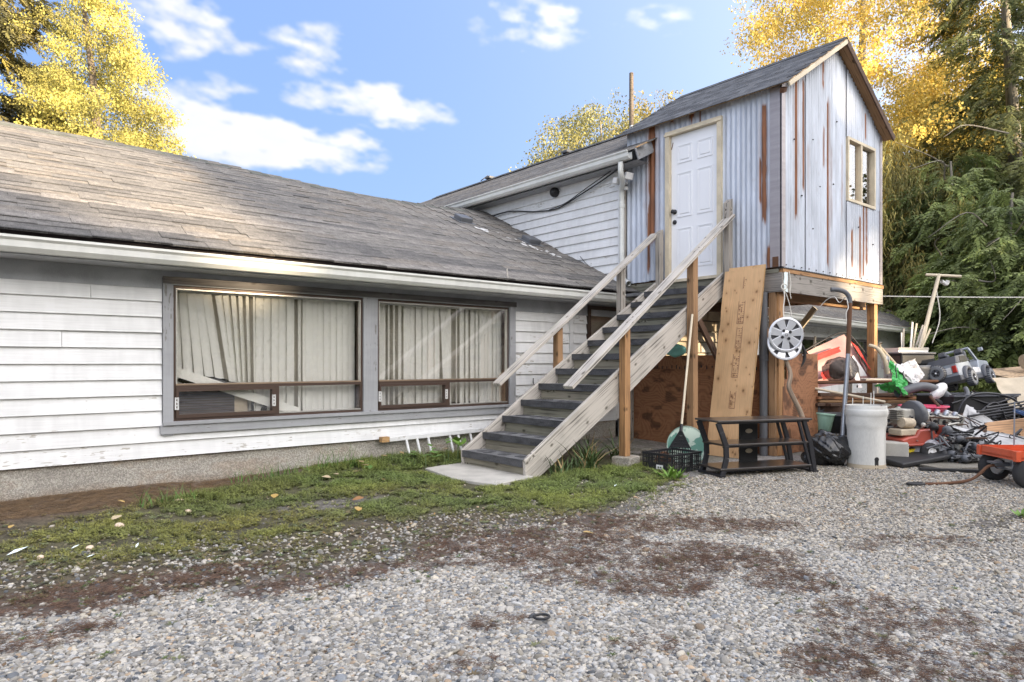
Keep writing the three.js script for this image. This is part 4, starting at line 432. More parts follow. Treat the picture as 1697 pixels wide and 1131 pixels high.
{ // round tray and broom rake
  single('round_tray', 'round greenish painted tray leaning behind the black crate', 'tray', [at(lathe([[0, .0], [.22, .0], [.232, .012], [.236, .012], [.224, -.008], [0, -.010]], 40), 6.72, .22, 2.33, 1.33, 0, 0).applyMatrix4(new THREE.Matrix4().makeTranslation(-6.72, 0, -2.33)).applyMatrix4(new THREE.Matrix4().makeRotationY(-.75)).translate(6.72, 0, 2.33)], M.tray);
  const t = thing('scoop_rake', 'long pale pole with a black triangular plastic head behind the crate', 'rake', [6.6, 0, 2.32]); wpart(t, 'pole', [rod([6.60, .44, 2.34], [7.22, 1.80, 2.055], .014, .014, 10)], M.creamWood); wpart(t, 'socket', [rod([6.585, .40, 2.345], [6.615, .48, 2.335], .02, .018, 10)], M.black);
  const hd = []; const A = [6.59, .43, 2.345], B1 = [6.50, .17, 2.22], B2 = [6.66, .17, 2.44]; for (let i = 0; i <= 8; i++) { const f = i / 8; hd.push(rod(A, [mix(B1[0], B2[0], f), .17 + .03 * Math.sin(f * 3.14), mix(B1[2], B2[2], f)], .006, i % 8 ? .005 : .008, 6)); } for (const f of [.35, .5, .65, .8]) hd.push(rod(A.map((q, i) => mix(q, B1[i], f)), A.map((q, i) => mix(q, B2[i], f)), .006, .006, 6)); wpart(t, 'head', hd, M.black); wpart(t, 'scoop', [quad(A.map((q, i) => mix(q, B1[i], .35)), A.map((q, i) => mix(q, B2[i], .35)), A.map((q, i) => mix(q, B2[i], .85)), A.map((q, i) => mix(q, B1[i], .85)), 2)], M.black);
}
single('brick', 'loose grey-brown brick on the ground by the dark plywood', 'brick', [rbx(.2, .09, .1, .008, 6.95, .05, 1.55, 0, .4, 0)], M.concDark);
single('wood_offcut', 'flat reddish wood offcut lying behind the black crate', 'offcut', [rbx(.5, .05, .22, .005, 6.85, .035, 1.95, 0, .5, .04)], M.plyDark);
{ // hubcaps on a rope
  const hub = (name, label, pos, rot) => { const t = thing(name, label, 'hubcap', pos, { rot }); const Rr = .222; t.scale.setScalar(.93); part(t, 'rim', [at(plain(new THREE.TorusGeometry(Rr, .014, 10, 48)), 0, 0, 0), at(plain(new THREE.TorusGeometry(Rr - .012, .012, 8, 48)), 0, 0, .006)], M.silver); part(t, 'back_disc', [at(plain(new THREE.CylinderGeometry(.21, .2, .012, 40)), 0, 0, -.03, Math.PI / 2, 0, 0)], M.silverDark);
    for (let i = 0; i < 7; i++) { const a = i / 7 * 6.283 + .35, s = new THREE.Shape([[-.030, .05], [.030, .05], [.052, .2], [.03, .214], [-.03, .214], [-.052, .2]].map(q => new THREE.Vector2(...q))); const g = plain(new THREE.ExtrudeGeometry(s, { depth: .008, bevelEnabled: true, bevelSize: .005, bevelThickness: .005, bevelSegments: 2 })); part(t, 'spoke', [g.rotateZ(a)], M.silver); }
    part(t, 'centre_cap', [at(lathe([[0, .022], [.03, .02], [.062, .012], [.075, 0], [.07, -.02]], 28), 0, 0, 0, Math.PI / 2, 0, 0)], M.silver); for (let i = 0; i < 4; i++) { const a = i / 4 * 6.283 + .5; part(t, 'bolt_hole', [at(plain(new THREE.CylinderGeometry(.02, .02, .014, 14)), Math.cos(a) * .062, Math.sin(a) * .062, .014, Math.PI / 2, 0, 0)], M.black); } part(t, 'emblem', [at(plain(new THREE.TorusGeometry(.016, .003, 6, 16)), 0, 0, .024)], M.silverDark); return t; };
  hub('hubcap', 'silver seven spoke hubcap hanging in front on the corner post rope', [8.06, 1.545, 2.84], [.04, -.72, .1]); hub('hubcap', 'second silver hubcap hanging lower behind the front hubcap', [8.10, 1.44, 2.80], [-.25, -.66, .5]);
  single('hanging_rope', 'pale rope loop on the corner post holding the hubcaps', 'rope', [tube([[8.12, 2.12, 2.78], [8.10, 2.02, 2.80], [8.07, 1.85, 2.80], [8.06, 1.70, 2.82], [8.05, 1.56, 2.84]], .007, 24, 5), tube([[8.12, 2.12, 2.78], [8.15, 2.05, 2.80], [8.2, 1.9, 2.82], [8.2, 1.75, 2.84], [8.14, 1.62, 2.84]], .006, 24, 5), at(plain(new THREE.TorusGeometry(.035, .007, 6, 20)), 8.11, 2.15, 2.79, 0, -.7, 0)], M.rope);
  single('frayed_cord', 'white cord dangling from the beam corner wrap', 'cord', [tube([[8.3, 2.36, 2.755], [8.33, 2.2, 2.76], [8.31, 2.1, 2.76], [8.34, 2.02, 2.76]], .007, 20, 5)], M.rope);
}
single('bent_branch', 'wavy bare branch leaning against the plywood below the hubcaps', 'branch', [taperTube([[8.10, 1.34, 2.74], [8.14, 1.22, 2.80], [8.10, 1.05, 2.88], [8.02, .90, 2.90], [8.08, .74, 2.94], [8.16, .58, 2.98], [8.18, .36, 3.04], [8.24, .16, 3.08], [8.30, .0, 3.10]], [.02, .026, .028, .03, .032, .034, .03], 9, 60)], M.branchWood);
single('drain_pipe', 'black plastic drain pipe standing behind the leaning plywood', 'pipe', [rod([8.13, 0, 2.50], [8.13, 2.1, 2.50], .05, .05, 16), rod([8.13, 1.22, 2.50], [8.13, 1.30, 2.50], .058, .058, 16)], M.greyPlastic);
single('teal_bag', 'teal printed bag hanging below the stair stringer', 'bag', [crumple(at(new THREE.SphereGeometry(.14, 24, 16), 8.0, 1.36, 1.2, 0, 0, 0, [.5, .7, 1.3]), .05, 8, 2)], M.teal);

// ------------------------------------------------------------------ ladder by the foundation
{
  const t = thing('wooden_ladder', 'old white wooden ladder lying on edge along the foundation', 'ladder', [4.6, 0, .15]); wpart(t, 'rail', [beam([3.95, .29, .07], [5.75, .33, .10], .05, .035)], M.whitePeel); wpart(t, 'rail', [beam([4.0, .0, .17], [5.8, .0, .17], .05, .035)], M.whitePeel); wpart(t, 'rail_end', [bx(.10, .06, .07, 3.98, .30, .08)], M.plyEdge); for (const x of [4.27, 4.42, 4.58, 4.9, 5.03, 5.22]) wpart(t, 'rung', [rod([x, .29, .085], [x + .02, .0, .17], .016, .016, 9)], M.whitePeel);
}

// ------------------------------------------------------------------ junk in front of and beyond the shed
{
  const b = thing('pvc_bucket', 'large off-white plastic pipe section standing as a bin with a notch', 'bin', [8.13, 0, 3.77]); part(b, 'body', [(() => { const s = lathe([[.196, 0], [.199, .04], [.199, .42], [.205, .47], [.213, .50], [.213, .58], [.222, .595], [.226, .62], [.226, .655], [.220, .665], [.214, .68], [.214, .712], [.206, .712], [.204, .66], [.200, .6], [.190, .45], [.188, .02]], 48); return s; })()], M.pvc);
  part(b, 'notch', [at(rbx(.052, .12, .02, .01, 0, .055, .19), 0, 0, 0, 0, -.62, 0), at(plain(new THREE.CylinderGeometry(.026, .026, .02, 16)), 0, .115, .19, Math.PI / 2, 0, 0).rotateY(-.62)], M.black); part(b, 'inner_bottom', [at(plain(new THREE.CylinderGeometry(.19, .19, .01, 30)), 0, .5, 0)], M.concSmooth); part(b, 'chip', [bx(.02, .05, .02, -.02, .69, .17, .4, 0, .4)], M.darkWood); part(b, 'base_dirt', [at(lathe([[.200, 0], [.2015, .03], [.2005, .05]], 40))], M.tan);
}
single('scrap_wire_rods', 'four thin pale rods poking up behind the off-white bin', 'rods', [...[[8.28, 3.55, .78], [8.4, 3.62, .80], [8.47, 3.68, .84], [8.5, 3.7, .86]].map(([x, z, y]) => rod([x, .45, z], [x + .01, y, z], .006, .005, 6))], M.blind);
{ const t = thing('bent_pipe', 'tall bent pipe with a rusty middle leaning before the junk heap', 'pipe', [8.0, 0, 3.5]); wpart(t, 'lower_pipe', [rod([8.04, .16, 3.53], [8.17, 1.30, 3.55], .026, .025, 14)], M.steel); wpart(t, 'rusty_pipe', [rod([8.17, 1.30, 3.55], [8.24, 1.90, 3.54], .026, .026, 14)], M.rust); wpart(t, 'elbow', [tube([[8.24, 1.88, 3.54], [8.245, 1.97, 3.53], [8.215, 2.03, 3.50], [8.15, 2.06, 3.44], [8.10, 2.065, 3.38]], .027, 24, 12)], M.greyPlastic); wpart(t, 'flared_foot', [beam([8.045, .22, 3.53], [8.11, .0, 3.68], .02, .1)], M.steel); wpart(t, 'cord', [tube([[8.19, 1.9, 3.54], [8.22, 1.97, 3.5], [8.28, 1.92, 3.4], [8.36, 2.0, 3.3], [8.4, 1.98, 3.2], [8.42, 1.9, 3.1]], .005, 30, 5), tube([[8.17, 1.92, 3.54], [8.15, 1.84, 3.56], [8.12, 1.78, 3.55], [8.13, 1.68, 3.55]], .005, 16, 5)], M.rope); }
single('bin_bag', 'crumpled black bin bag slumped between panel and off-white bin', 'bag', [crumple(at(new THREE.SphereGeometry(.24, 80, 50), 7.92, .17, 3.40, 0, .5, 0, [1.05, .85, 1.1]), .085, 7, 4)], M.blackBag);
single('green_pot', 'pale green plastic pot behind the black bin bag', 'pot', [at(lathe([[0, 0], [.07, 0], [.10, .19], [.112, .19], [.112, .215], [.095, .215], [.065, .02]], 26), 8.32, .36, 3.2, .05, 0, -.1)], M.potGreen);
{ const t = thing('black_tub', 'wide black tub behind the bent pipe', 'tub', [8.62, .28, 3.28]); part(t, 'tub', [lathe([[0, 0], [.2, 0], [.27, .26], [.29, .26], [.29, .28], [.25, .28], [.19, .03]], 30)], M.black); }
{ const t = thing('cross_grille', 'grey plastic frame with crossed bars under the timber stack', 'grille', [9.5, .49, 2.72], { turn: -.5 }); part(t, 'frame', [bb(-.2, .2, .17, .2, 0, .02), bb(-.2, .2, 0, .03, 0, .02), bb(-.2, -.17, .03, .17, 0, .02), bb(.17, .2, .03, .17, 0, .02)], M.greyPlastic); part(t, 'cross', [beam([-.17, .03, .01], [.17, .17, .01], .015, .02, [0, 0, 1]), beam([-.17, .17, .013], [.17, .03, .013], .015, .02, [0, 0, 1])], M.greyPlastic); part(t, 'back_plate', [bb(-.25, .6, -.5, .2, -.06, -.04)], M.black); }
{ const t = thing('timber_stack', 'stack of dark old boards under the long poles', 'timber stack', [9.2, .6, 3.0]); for (let i = 0; i < 9; i++) wpart(t, 'board', [beam([9.2 + rr(0, .15), .62 + (i % 4) * .045, 2.45 + (i >> 2) * .16], [10.6 + rr(0, .2), .60 + (i % 4) * .045, 3.2 + (i >> 2) * .16], .038, .14)], [M.darkWood, M.brownWood, M.plyDark, M.darkWood][i % 4]); wpart(t, 'trestle', [bb(9.4, 9.48, 0, .60, 2.55, 2.9), bb(10.3, 10.38, 0, .59, 2.95, 3.4)], M.darkWood); }
single('long_pole', 'long rusty pole lying level across the junk heap', 'pole', [rod([9.2, .92, 2.50], [10.6, .94, 3.70], .024, .02, 10)], M.rust);
single('pale_pole', 'pale wooden pole slanting below the rusty pole', 'pole', [rod([9.25, .86, 2.5], [9.35, .69, 3.5], .017, .015, 10)], M.creamWood);
{ const t = thing('play_tent', 'faded pink and red striped pop-up tent behind the plywood panel', 'tent', [10.4, .8, 2.4]); wpart(t, 'fabric', [quad([9.85, 1.26, 1.98], [10.73, 1.64, 2.37], [11.0, .93, 2.64], [10.0, .82, 2.31], 12, .06), quad([10.73, 1.64, 2.37], [11.22, 1.09, 2.48], [11.17, .82, 2.59], [10.95, .87, 2.70], 8, .05)], M.pinkCloth); wpart(t, 'red_stripe', [quad([9.90, 1.26, 2.16], [10.47, 1.44, 2.40], [10.46, 1.36, 2.43], [9.90, 1.17, 2.19], 8, .03), quad([10.0, 1.05, 2.34], [10.52, 1.18, 2.52], [10.52, 1.05, 2.56], [10.0, .94, 2.38], 8, .03), quad([10.71, 1.53, 2.47], [10.82, 1.44, 2.53], [11.0, 1.09, 2.65], [10.93, 1.09, 2.66], 4, .01)], M.redCloth); wpart(t, 'white_patch', [quad([10.44, 1.20, 2.55], [10.58, 1.31, 2.57], [10.80, 1.0, 2.68], [10.44, .98, 2.60], 4, .02)], M.whiteCloth); wpart(t, 'hoop', [tube([[9.79, 1.22, 1.97], [10.23, 1.48, 2.17], [10.73, 1.66, 2.38], [10.91, 1.48, 2.50], [11.07, 1.15, 2.64], [11.04, .82, 2.70]], .012, 50, 6)], M.black); }
{ const t = thing('mesh_hamper', 'sagging brown mesh hamper with a dark hoop beside the tent', 'hamper', [9.75, 1.09, 2.74]); part(t, 'mesh', [crumple(at(new THREE.SphereGeometry(.26, 36, 24), 0, 0, 0, 0, 0, 0, [1.15, .72, .8]), .05, 7, 6)], M.meshCloth); part(t, 'hoop', [tube([[.24, .2, .05], [.32, .05, .1], [.3, -.12, .14], [.18, -.24, .16]], .01, 24, 6)], M.black); part(t, 'bundle', [crumple(at(new THREE.SphereGeometry(.13, 24, 16), -.07, .03, .02), .05, 9, 7)], M.matteDark); part(t, 'skirt', [quad([.1, -.05, .15], [.3, 0, .12], [.25, -.25, .2], [.12, -.25, .2], 4, .02)], M.whiteCloth); }
{ const t = thing('green_bag', 'bright green plastic shopping bag lying on the heap', 'bag', [9.6, .9, 3.5]); part(t, 'bag', [crumple(quad([-.18, .05, .05], [-.06, .33, -.02], [.27, .08, .10], [.0, -.13, .16], 26, .05), .03, 7, 1), crumple(quad([-.18, .05, .05], [.0, -.13, .16], [.2, -.1, -.12], [-.1, .0, -.2], 12, .05), .02, 6, 2)], M.green); part(t, 'handle', [tube([[-.12, .10, .09], [-.07, .22, .06], [-.03, .28, .05]], .007, 12, 5), tube([[.0, .08, .13], [.06, .16, .10], [.1, .18, .09]], .007, 12, 5)], M.black); }
single('white_bag', 'crumpled white plastic bag behind the green bag', 'bag', [crumple(quad([9.55, 1.30, 3.42], [9.72, 1.10, 3.45], [9.95, 1.2, 3.62], [9.85, .92, 3.66], 20, .06), .03, 6, 9), crumple(quad([9.66, 1.12, 3.48], [9.98, 1.26, 3.62], [10.02, 1.02, 3.72], [9.84, .9, 3.70], 16, .05), .03, 6, 3)], M.whiteCloth);
single('twig_bundle', 'pale splintered driftwood sticking out behind the white bag', 'driftwood', [taperTube([[9.95, 1.05, 3.3], [9.9, 1.25, 3.28], [9.84, 1.40, 3.2], [9.78, 1.44, 3.12]], [.03, .035, .02], 7, 20), taperTube([[10.12, 1.08, 3.42], [10.0, 1.25, 3.32], [9.9, 1.42, 3.22]], [.014, .02, .012], 6, 16), taperTube([[9.9, 1.3, 3.24], [9.84, 1.46, 3.24], [9.8, 1.46, 3.28]], [.02, .012], 6, 8)], M.creamWood);
{ const t = thing('ribbed_tub', 'black ribbed planter stacked under a black case', 'planter', [10.85, .80, 3.28]); part(t, 'ribs', [lathe([[.16, 0], ...Array.from({ length: 13 }, (_, i) => [.19 + .004 * i + (i % 2 ? .02 : 0), .02 + i * .026]), [.24, .36], [.2, .36], [.15, .02]], 34)], M.greyPlastic); }
{ const t = thing('black_case', 'flat black case resting on the ribbed planter', 'case', [10.95, 1.16, 3.2], { turn: -.55 }); part(t, 'case', [rbx(.55, .16, .4, .03, 0, .08, 0)], M.black); part(t, 'lid', [rbx(.57, .03, .42, .012, 0, .172, 0)], M.toyGrey); }
{ const t = thing('white_planter_box', 'whitish wooden box full of upright sticks near the hedge', 'box', [11.35, .9, 3.0], { turn: -.6 }); part(t, 'box', [bb(-.24, .24, .2, .52, -.2, -.18), bb(-.24, .24, .2, .52, .18, .2), bb(-.24, -.22, .2, .52, -.18, .18), bb(.22, .24, .2, .52, -.18, .18), bb(-.22, .22, 0, .22, -.18, .18)], M.whitePeel); part(t, 'band', [bb(-.245, .245, .49, .525, -.205, -.201), bb(-.245, .245, .49, .525, .201, .206)], M.concSmooth);
  for (const [x, z, tx, h, m] of [[-.15, 0, 0, .45, M.rust], [-.06, .05, .02, .42, M.greyPlastic], [0, -.05, -.02, .36, M.whitePlastic], [.06, .03, .10, .52, M.whitePlastic], [.1, 0, .2, .5, M.creamWood], [.13, .06, .3, .46, M.paleWood], [.14, -.06, .42, .48, M.paleWood], [.16, .02, .5, .42, M.creamWood]]) part(t, 'stick', [beam([x, .3, z], [x + tx * .5, .4 + h, z], .03, .014)], m); }
{ const t = thing('tee_pole', 'leaning pale pole with a short crossbar rising from the stick box', 'pole', [11.5, 1, 3.05]); wpart(t, 'pole', [rod([11.55, 1.2, 3.1], [12.35, 2.62, 3.15], .035, .028, 10)], M.creamWood); wpart(t, 'crossbar', [rod([12.22, 2.62, 3.0], [12.55, 2.58, 3.4], .022, .022, 8)], M.creamWood); wpart(t, 'hook', [tube([[12.3, 2.5, 3.2], [12.4, 2.46, 3.24], [12.4, 2.52, 3.26]], .03, 12, 6)], M.whitePlastic); wpart(t, 'cord', [tube([[12.2, 2.36, 3.16], [12.1, 1.9, 3.24], [11.9, 1.5, 3.2]], .008, 16, 5)], M.rope); }
{ // ride-on toy car
  const t = thing('toy_car', 'silver grey ride-on toy off-roader perched tail first on the junk heap', 'toy car', [11.55, .85, 3.70], { rot: [-.26, -.03, .02] }), W = .56; t.scale.setScalar(.78);
  const sec = (poly, w, z = 0, bev = .012) => at(prism(poly, w, bev), 0, 0, z - w / 2);
  part(t, 'body', [sec([[-.74, .16], [-.76, .40], [-.12, .43], [-.04, .30], [.30, .28], [.38, .44], [.86, .40], [.90, .24], [.84, .15]], W)], M.toySilver); part(t, 'chassis', [sec([[-.76, .08], [-.78, .18], [.90, .17], [.86, .08]], W + .03)], M.toyGrey);
  part(t, 'rear_cover', [sec([[-.77, .40], [-.72, .53], [-.30, .56], [-.10, .44]], W + .02)], M.toyGrey); for (const z of [-.14, .14]) part(t, 'seat_back', [rbx(.08, .2, .2, .04, -.02, .54, z, 0, 0, -.25), rbx(.09, .1, .14, .03, -.05, .64, z, 0, 0, -.25)], M.toyGrey);
  for (const s of [-1, 1]) { part(t, 'side_glass', [bx(.34, .10, .01, -.40, .475, s * (W / 2 + .012))], M.smoked); part(t, 'tail_light', [rbx(.03, .13, .075, .012, -.755, .30, s * .225)], M.tailRed); part(t, 'windscreen_post', [beam([.40, .43, s * .25], [.22, .68, s * .22], .04, .04)], M.toySilver); part(t, 'door', [sec([[-.06, .19], [-.06, .30], [.28, .29], [.30, .19]], .02, s * (W / 2 + .008), .004)], M.whitePlastic); }
  part(t, 'windscreen_bar', [rod([.22, .68, -.23], [.22, .68, .23], .022, .022, 8), rod([.39, .44, -.25], [.39, .44, .25], .02, .02, 8)], M.toySilver); part(t, 'steering_wheel', [at(plain(new THREE.TorusGeometry(.07, .012, 8, 20)), .24, .46, .12, 0, 1.2, 0)], M.black); part(t, 'mirror', [rbx(.05, .07, .08, .015, .42, .62, .36)], M.toySilver);
  part(t, 'rear_panel', [rbx(.012, .12, .22, .01, -.762, .28, .06)], M.whitePlastic); part(t, 'interior', [bb(-.08, .34, .29, .31, -.24, .24)], M.black);
  const wheel = (name, x, y, z, ry) => { const w = part(t, name, [lathe([[.075, -.055], [.12, -.062], [.138, -.045], [.142, -.02], [.142, .02], [.138, .045], [.12, .062], [.075, .055]], 30)], M.toyTyre); w.position.set(x, y, z); w.rotation.set(Math.PI / 2, 0, ry || 0); const L = []; for (let i = 0; i < 22; i++) { const a = i / 22 * 6.283; L.push(at(bx(.012, .11, .02, .142, 0, 0), 0, 0, 0, 0, a, 0)); } part(w, 'tread_block', L, M.toyGrey).userData.kind = 'stuff'; part(w, 'rim', [lathe([[0, .05], [.03, .055], [.06, .045], [.076, .055], [.08, .05], [.076, .0], [0, .0]], 24)], M.toyGrey); const sp = []; for (let i = 0; i < 5; i++) sp.push(at(bx(.06, .012, .02, .035, .058, 0), 0, 0, 0, 0, i / 5 * 6.283, 0)); part(w, 'spokes', sp, M.black); part(w, 'hub', [at(lathe([[0, .075], [.018, .07], [.02, .05]], 14))], M.silver); return w; };
  for (const s of [-1, 1]) { wheel('wheel', -.40, .10, s * .33, 0).rotation.x = s > 0 ? Math.PI / 2 : -Math.PI / 2; wheel('wheel', .56, .10, s * .33, 0).rotation.x = s > 0 ? Math.PI / 2 : -Math.PI / 2; for (const x of [-.40, .56]) { const g = plain(new THREE.TorusGeometry(.185, .035, 8, 20, 3.3)); part(t, 'wheel_arch', [at(g, x, .12, s * .30, 0, 0, -.08, [1, 1, 1.4])], M.toyGrey); } }
  const sw = wheel('spare_wheel', -.82, .29, -.05, 0); sw.rotation.set(0, 0, Math.PI / 2);
}
{ const t = thing('black_trough', 'long black plastic trough beneath the toy car', 'trough', [10.75, .5, 4.0], { turn: -.35 }); part(t, 'trough', [bb(-.6, .6, 0, .25, .24, .27), bb(-.6, .6, 0, .25, -.27, -.24), bb(-.6, -.57, 0, .25, -.24, .24), bb(.57, .6, 0, .25, -.24, .24), bb(-.57, .57, 0, .03, -.24, .24)], M.black); part(t, 'lip', [bb(-.63, .63, .25, .275, .23, .30), bb(-.63, .63, .25, .275, -.30, -.23)], M.toyGrey); part(t, 'support', [bb(-.5, .7, -.5, -.01, -.2, .2)], M.matteDark); }
single('tan_board', 'tan board propped at the far right behind the toy car', 'board', [bx(1.3, .02, .8, 12.75, 1.02, 4.25, .22, -.3, .12)], M.plyTan); single('tan_sheet', 'big drooping tan sheet under the propped board at right', 'sheet', [quad([11.3, .98, 4.15], [13.2, 1.0, 4.6], [12.4, .30, 5.2], [10.9, .62, 4.45], 10, .03)], M.tan); single('rolled_mat', 'beige rolled mat at the far right edge above the tan board', 'mat', [rod([12.7, 1.2, 4.2], [13.6, 1.45, 4.9], .12, .12, 16)], M.tan);
{ // black rack and pipes
  const t = thing('wire_rack', 'tangled black metal rack lying right of the cylinder head', 'rack', [10.2, .55, 4.3]); const L = []; for (let i = 0; i < 5; i++) L.push(rod([9.95, .40 + i * .06, 4.05 + i * .1], [11.0, .52 + i * .05, 4.55 + i * .05], .012, .012, 6)); part(t, 'bars', L.map(g => g.translate(-10.2, -.55, -4.3)), M.blackMetal); part(t, 'frame', [tube([[-.25, -.1, -.2], [-.1, .2, -.1], [.6, .18, .2], [.85, -.05, .3], [.8, -.25, .35]], .016, 40, 7), tube([[-.2, .12, -.25], [.2, .17, -.15], [.5, .1, 0], [.9, .2, .2]], .013, 30, 7), tube([[-.3, -.2, -.1], [0, .0, 0], [.35, .12, .1], [.5, -.2, .2]], .012, 30, 7)], M.blackMetal); part(t, 'rusty_bar', [tube([[-.5, -.05, -.15], [-.1, -.09, -.1], [.3, -.12, 0]], .02, 16, 7)], M.rust); }
{ const t = thing('blue_frame', 'dark blue slatted metal frame at the far right edge', 'frame', [10.35, .45, 4.72], { turn: -.4 }); for (let i = 0; i < 4; i++) part(t, 'slat', [beam([-.1, .16 - i * .02, i * .07], [.9, -.05 - i * .03, i * .09], .012, .05)], M.blue); part(t, 'side_bar', [beam([-.1, .15, -.03], [-.1, .05, .3], .03, .03)], M.blue); }
{ // mower
  const t = thing('lawn_mower', 'old red lawn mower with exposed engine behind the concrete block', 'mower', [9.05, .12, 3.92], { turn: -.42 }); part(t, 'deck', [sec2([[-.34, .10], [-.36, .17], [-.26, .20], [-.15, .21], [-.10, .28], [.10, .29], [.14, .22], [.26, .21], [.28, .32], [.33, .32], [.34, .12]], .44)], M.redPlastic); part(t, 'deck_lip', [rbx(.74, .03, .5, .012, 0, .11, 0)], M.redPlastic); part(t, 'cover_box', [rbx(.28, .08, .2, .02, -.20, .25, .08)], M.tan);
  part(t, 'engine_block', [rbx(.2, .2, .2, .02, -.12, .42, -.02)], M.castAlu); const f = []; for (let i = 0; i < 6; i++) f.push(bx(.12, .006, .24, -.26, .40 + i * .022, -.02)); part(t, 'cooling_fin', f, M.castAlu); part(t, 'shroud', [at(lathe([[0, .09], [.09, .085], [.15, .05], [.165, 0], [.16, -.05], [0, -.06]], 26), .02, .46, .02, 0, 0, -1.35)], M.greyPlastic); part(t, 'recoil_housing', [at(lathe([[0, .06], [.07, .05], [.11, .0], [.12, -.04], [0, -.05]], 22), .15, .44, .0, 0, 0, -1.35)], M.castAlu); part(t, 'muffler', [at(plain(new THREE.CylinderGeometry(.06, .06, .16, 16)), -.2, .36, .12, 0, 0, 1.5)], M.tan); part(t, 'air_hose', [tube([[.05, .3, .15], [.15, .33, .18], [.24, .28, .12], [.27, .2, .05]], .03, 20, 8)], M.black);
  for (const [x, z] of [[-.02, .27], [-.3, -.25], [.3, -.25]]) { const w = part(t, 'wheel', [lathe([[.06, -.04], [.10, -.045], [.115, -.02], [.115, .02], [.10, .045], [.06, .04]], 26)], M.rubber); w.position.set(x, .02, z); w.rotation.x = Math.PI / 2; part(w, 'rim', [lathe([[0, .045], [.02, .05], [.03, .03], [.06, .042], [.07, .035], [.06, 0]], 20)], M.whitePlastic); }
}
function sec2(poly, w) { return prism(poly, w, .014).translate(0, 0, -w / 2); }
{ const t = thing('cylinder_head', 'greasy metal engine cylinder head with rows of ports', 'engine part', [9.45, .50, 4.02], { rot: [.28, -.42, .06] }); part(t, 'casting', [rbx(.62, .13, .2, .012, 0, 0, 0)], M.castAlu); for (let i = 0; i < 4; i++) { part(t, 'port', [at(plain(new THREE.CylinderGeometry(.028, .028, .012, 16)), -.22 + i * .145, -.005, .1, Math.PI / 2, 0, 0)], M.black); part(t, 'bolt_boss', [at(plain(new THREE.CylinderGeometry(.016, .016, .02, 10)), -.15 + i * .145, .035, .1, Math.PI / 2, 0, 0)], M.castAlu); part(t, 'valve_spring', [at(lathe([[0, .05], [.03, .045], [.034, 0]], 14), -.22 + i * .145, .065, -.03), at(lathe([[0, .05], [.03, .045], [.034, 0]], 14), -.16 + i * .145, .065, .04)], M.steel); } part(t, 'flange', [bx(.05, .2, .24, .33, -.02, 0)], M.castAlu); }
{ const t = thing('pink_basin', 'bright pink plastic basin behind the cylinder head', 'basin', [9.72, .50, 3.82]); part(t, 'basin', [lathe([[0, 0], [.2, 0], [.27, .13], [.29, .13], [.29, .145], [.26, .145], [.19, .015]], 30)], M.pink); }
single('concrete_block', 'weathered concrete block beside the off-white bin', 'concrete block', [rbx(.2, .27, .38, .015, 8.60, .13, 3.84, 0, .45, .03)], M.concSmooth);
single('black_slab', 'thick black foam slab leaning low in front of the mower', 'slab', [crumple(boxUV(new RoundedBoxGeometry(.95, .06, .34, 3, .02), 'x'), .012, 9, 3).applyMatrix4(new THREE.Matrix4().compose(V(8.78, .10, 4.13), new THREE.Quaternion().setFromEuler(new THREE.Euler(.12, -.38, .15)), V(1, 1, 1)))], M.black);
single('clear_film', 'crumpled clear plastic film behind the black foam slab', 'plastic film', [crumple(at(new THREE.SphereGeometry(.24, 40, 24), 9.12, .14, 4.10, 0, -.4, 0, [1.2, .62, .6]), .08, 7, 12)], M.film); single('yellow_box', 'small yellow box half hidden behind the black foam slab', 'box', [rbx(.18, .09, .12, .01, 8.86, .13, 3.96, 0, -.3, .1)], M.yellow);
single('flat_sheet', 'dark flat sheet lying on the gravel behind the wagon handle', 'sheet', [bx(1.25, .02, .62, 9.05, .035, 4.52, .0, -.52, .0)], M.concDark); single('flat_strip', 'black strip along the front of the flat dark sheet', 'strip', [beam([8.25, .03, 4.28], [8.75, .03, 5.02], .03, .06)], M.black);
{ const t = thing('broken_rack', 'broken white metal frame pieces heaped by the wagon', 'frame', [9.4, .15, 4.4]); wpart(t, 'tube_bar', [rod([9.15, .28, 4.15], [9.75, .30, 4.55], .02, .02, 8), rod([9.2, .21, 4.2], [9.72, .23, 4.55], .018, .018, 8), rod([9.0, .13, 4.3], [9.4, .12, 4.75], .02, .02, 8)], M.dullWhite); wpart(t, 'flat_bar', [beam([9.65, .31, 4.48], [9.42, .06, 4.55], .03, .05), beam([9.2, .20, 4.25], [9.5, .08, 4.6], .02, .06), beam([9.0, .08, 4.2], [9.6, .06, 4.7], .015, .10), beam([8.95, .10, 4.36], [9.3, .07, 4.72], .015, .09)], M.dullWhite); wpart(t, 'dark_bar', [beam([8.9, .12, 4.42], [9.25, .13, 4.72], .03, .05), rod([9.0, .4, 3.95], [9.5, .14, 4.3], .014, .014, 6)], M.greyPlastic); }
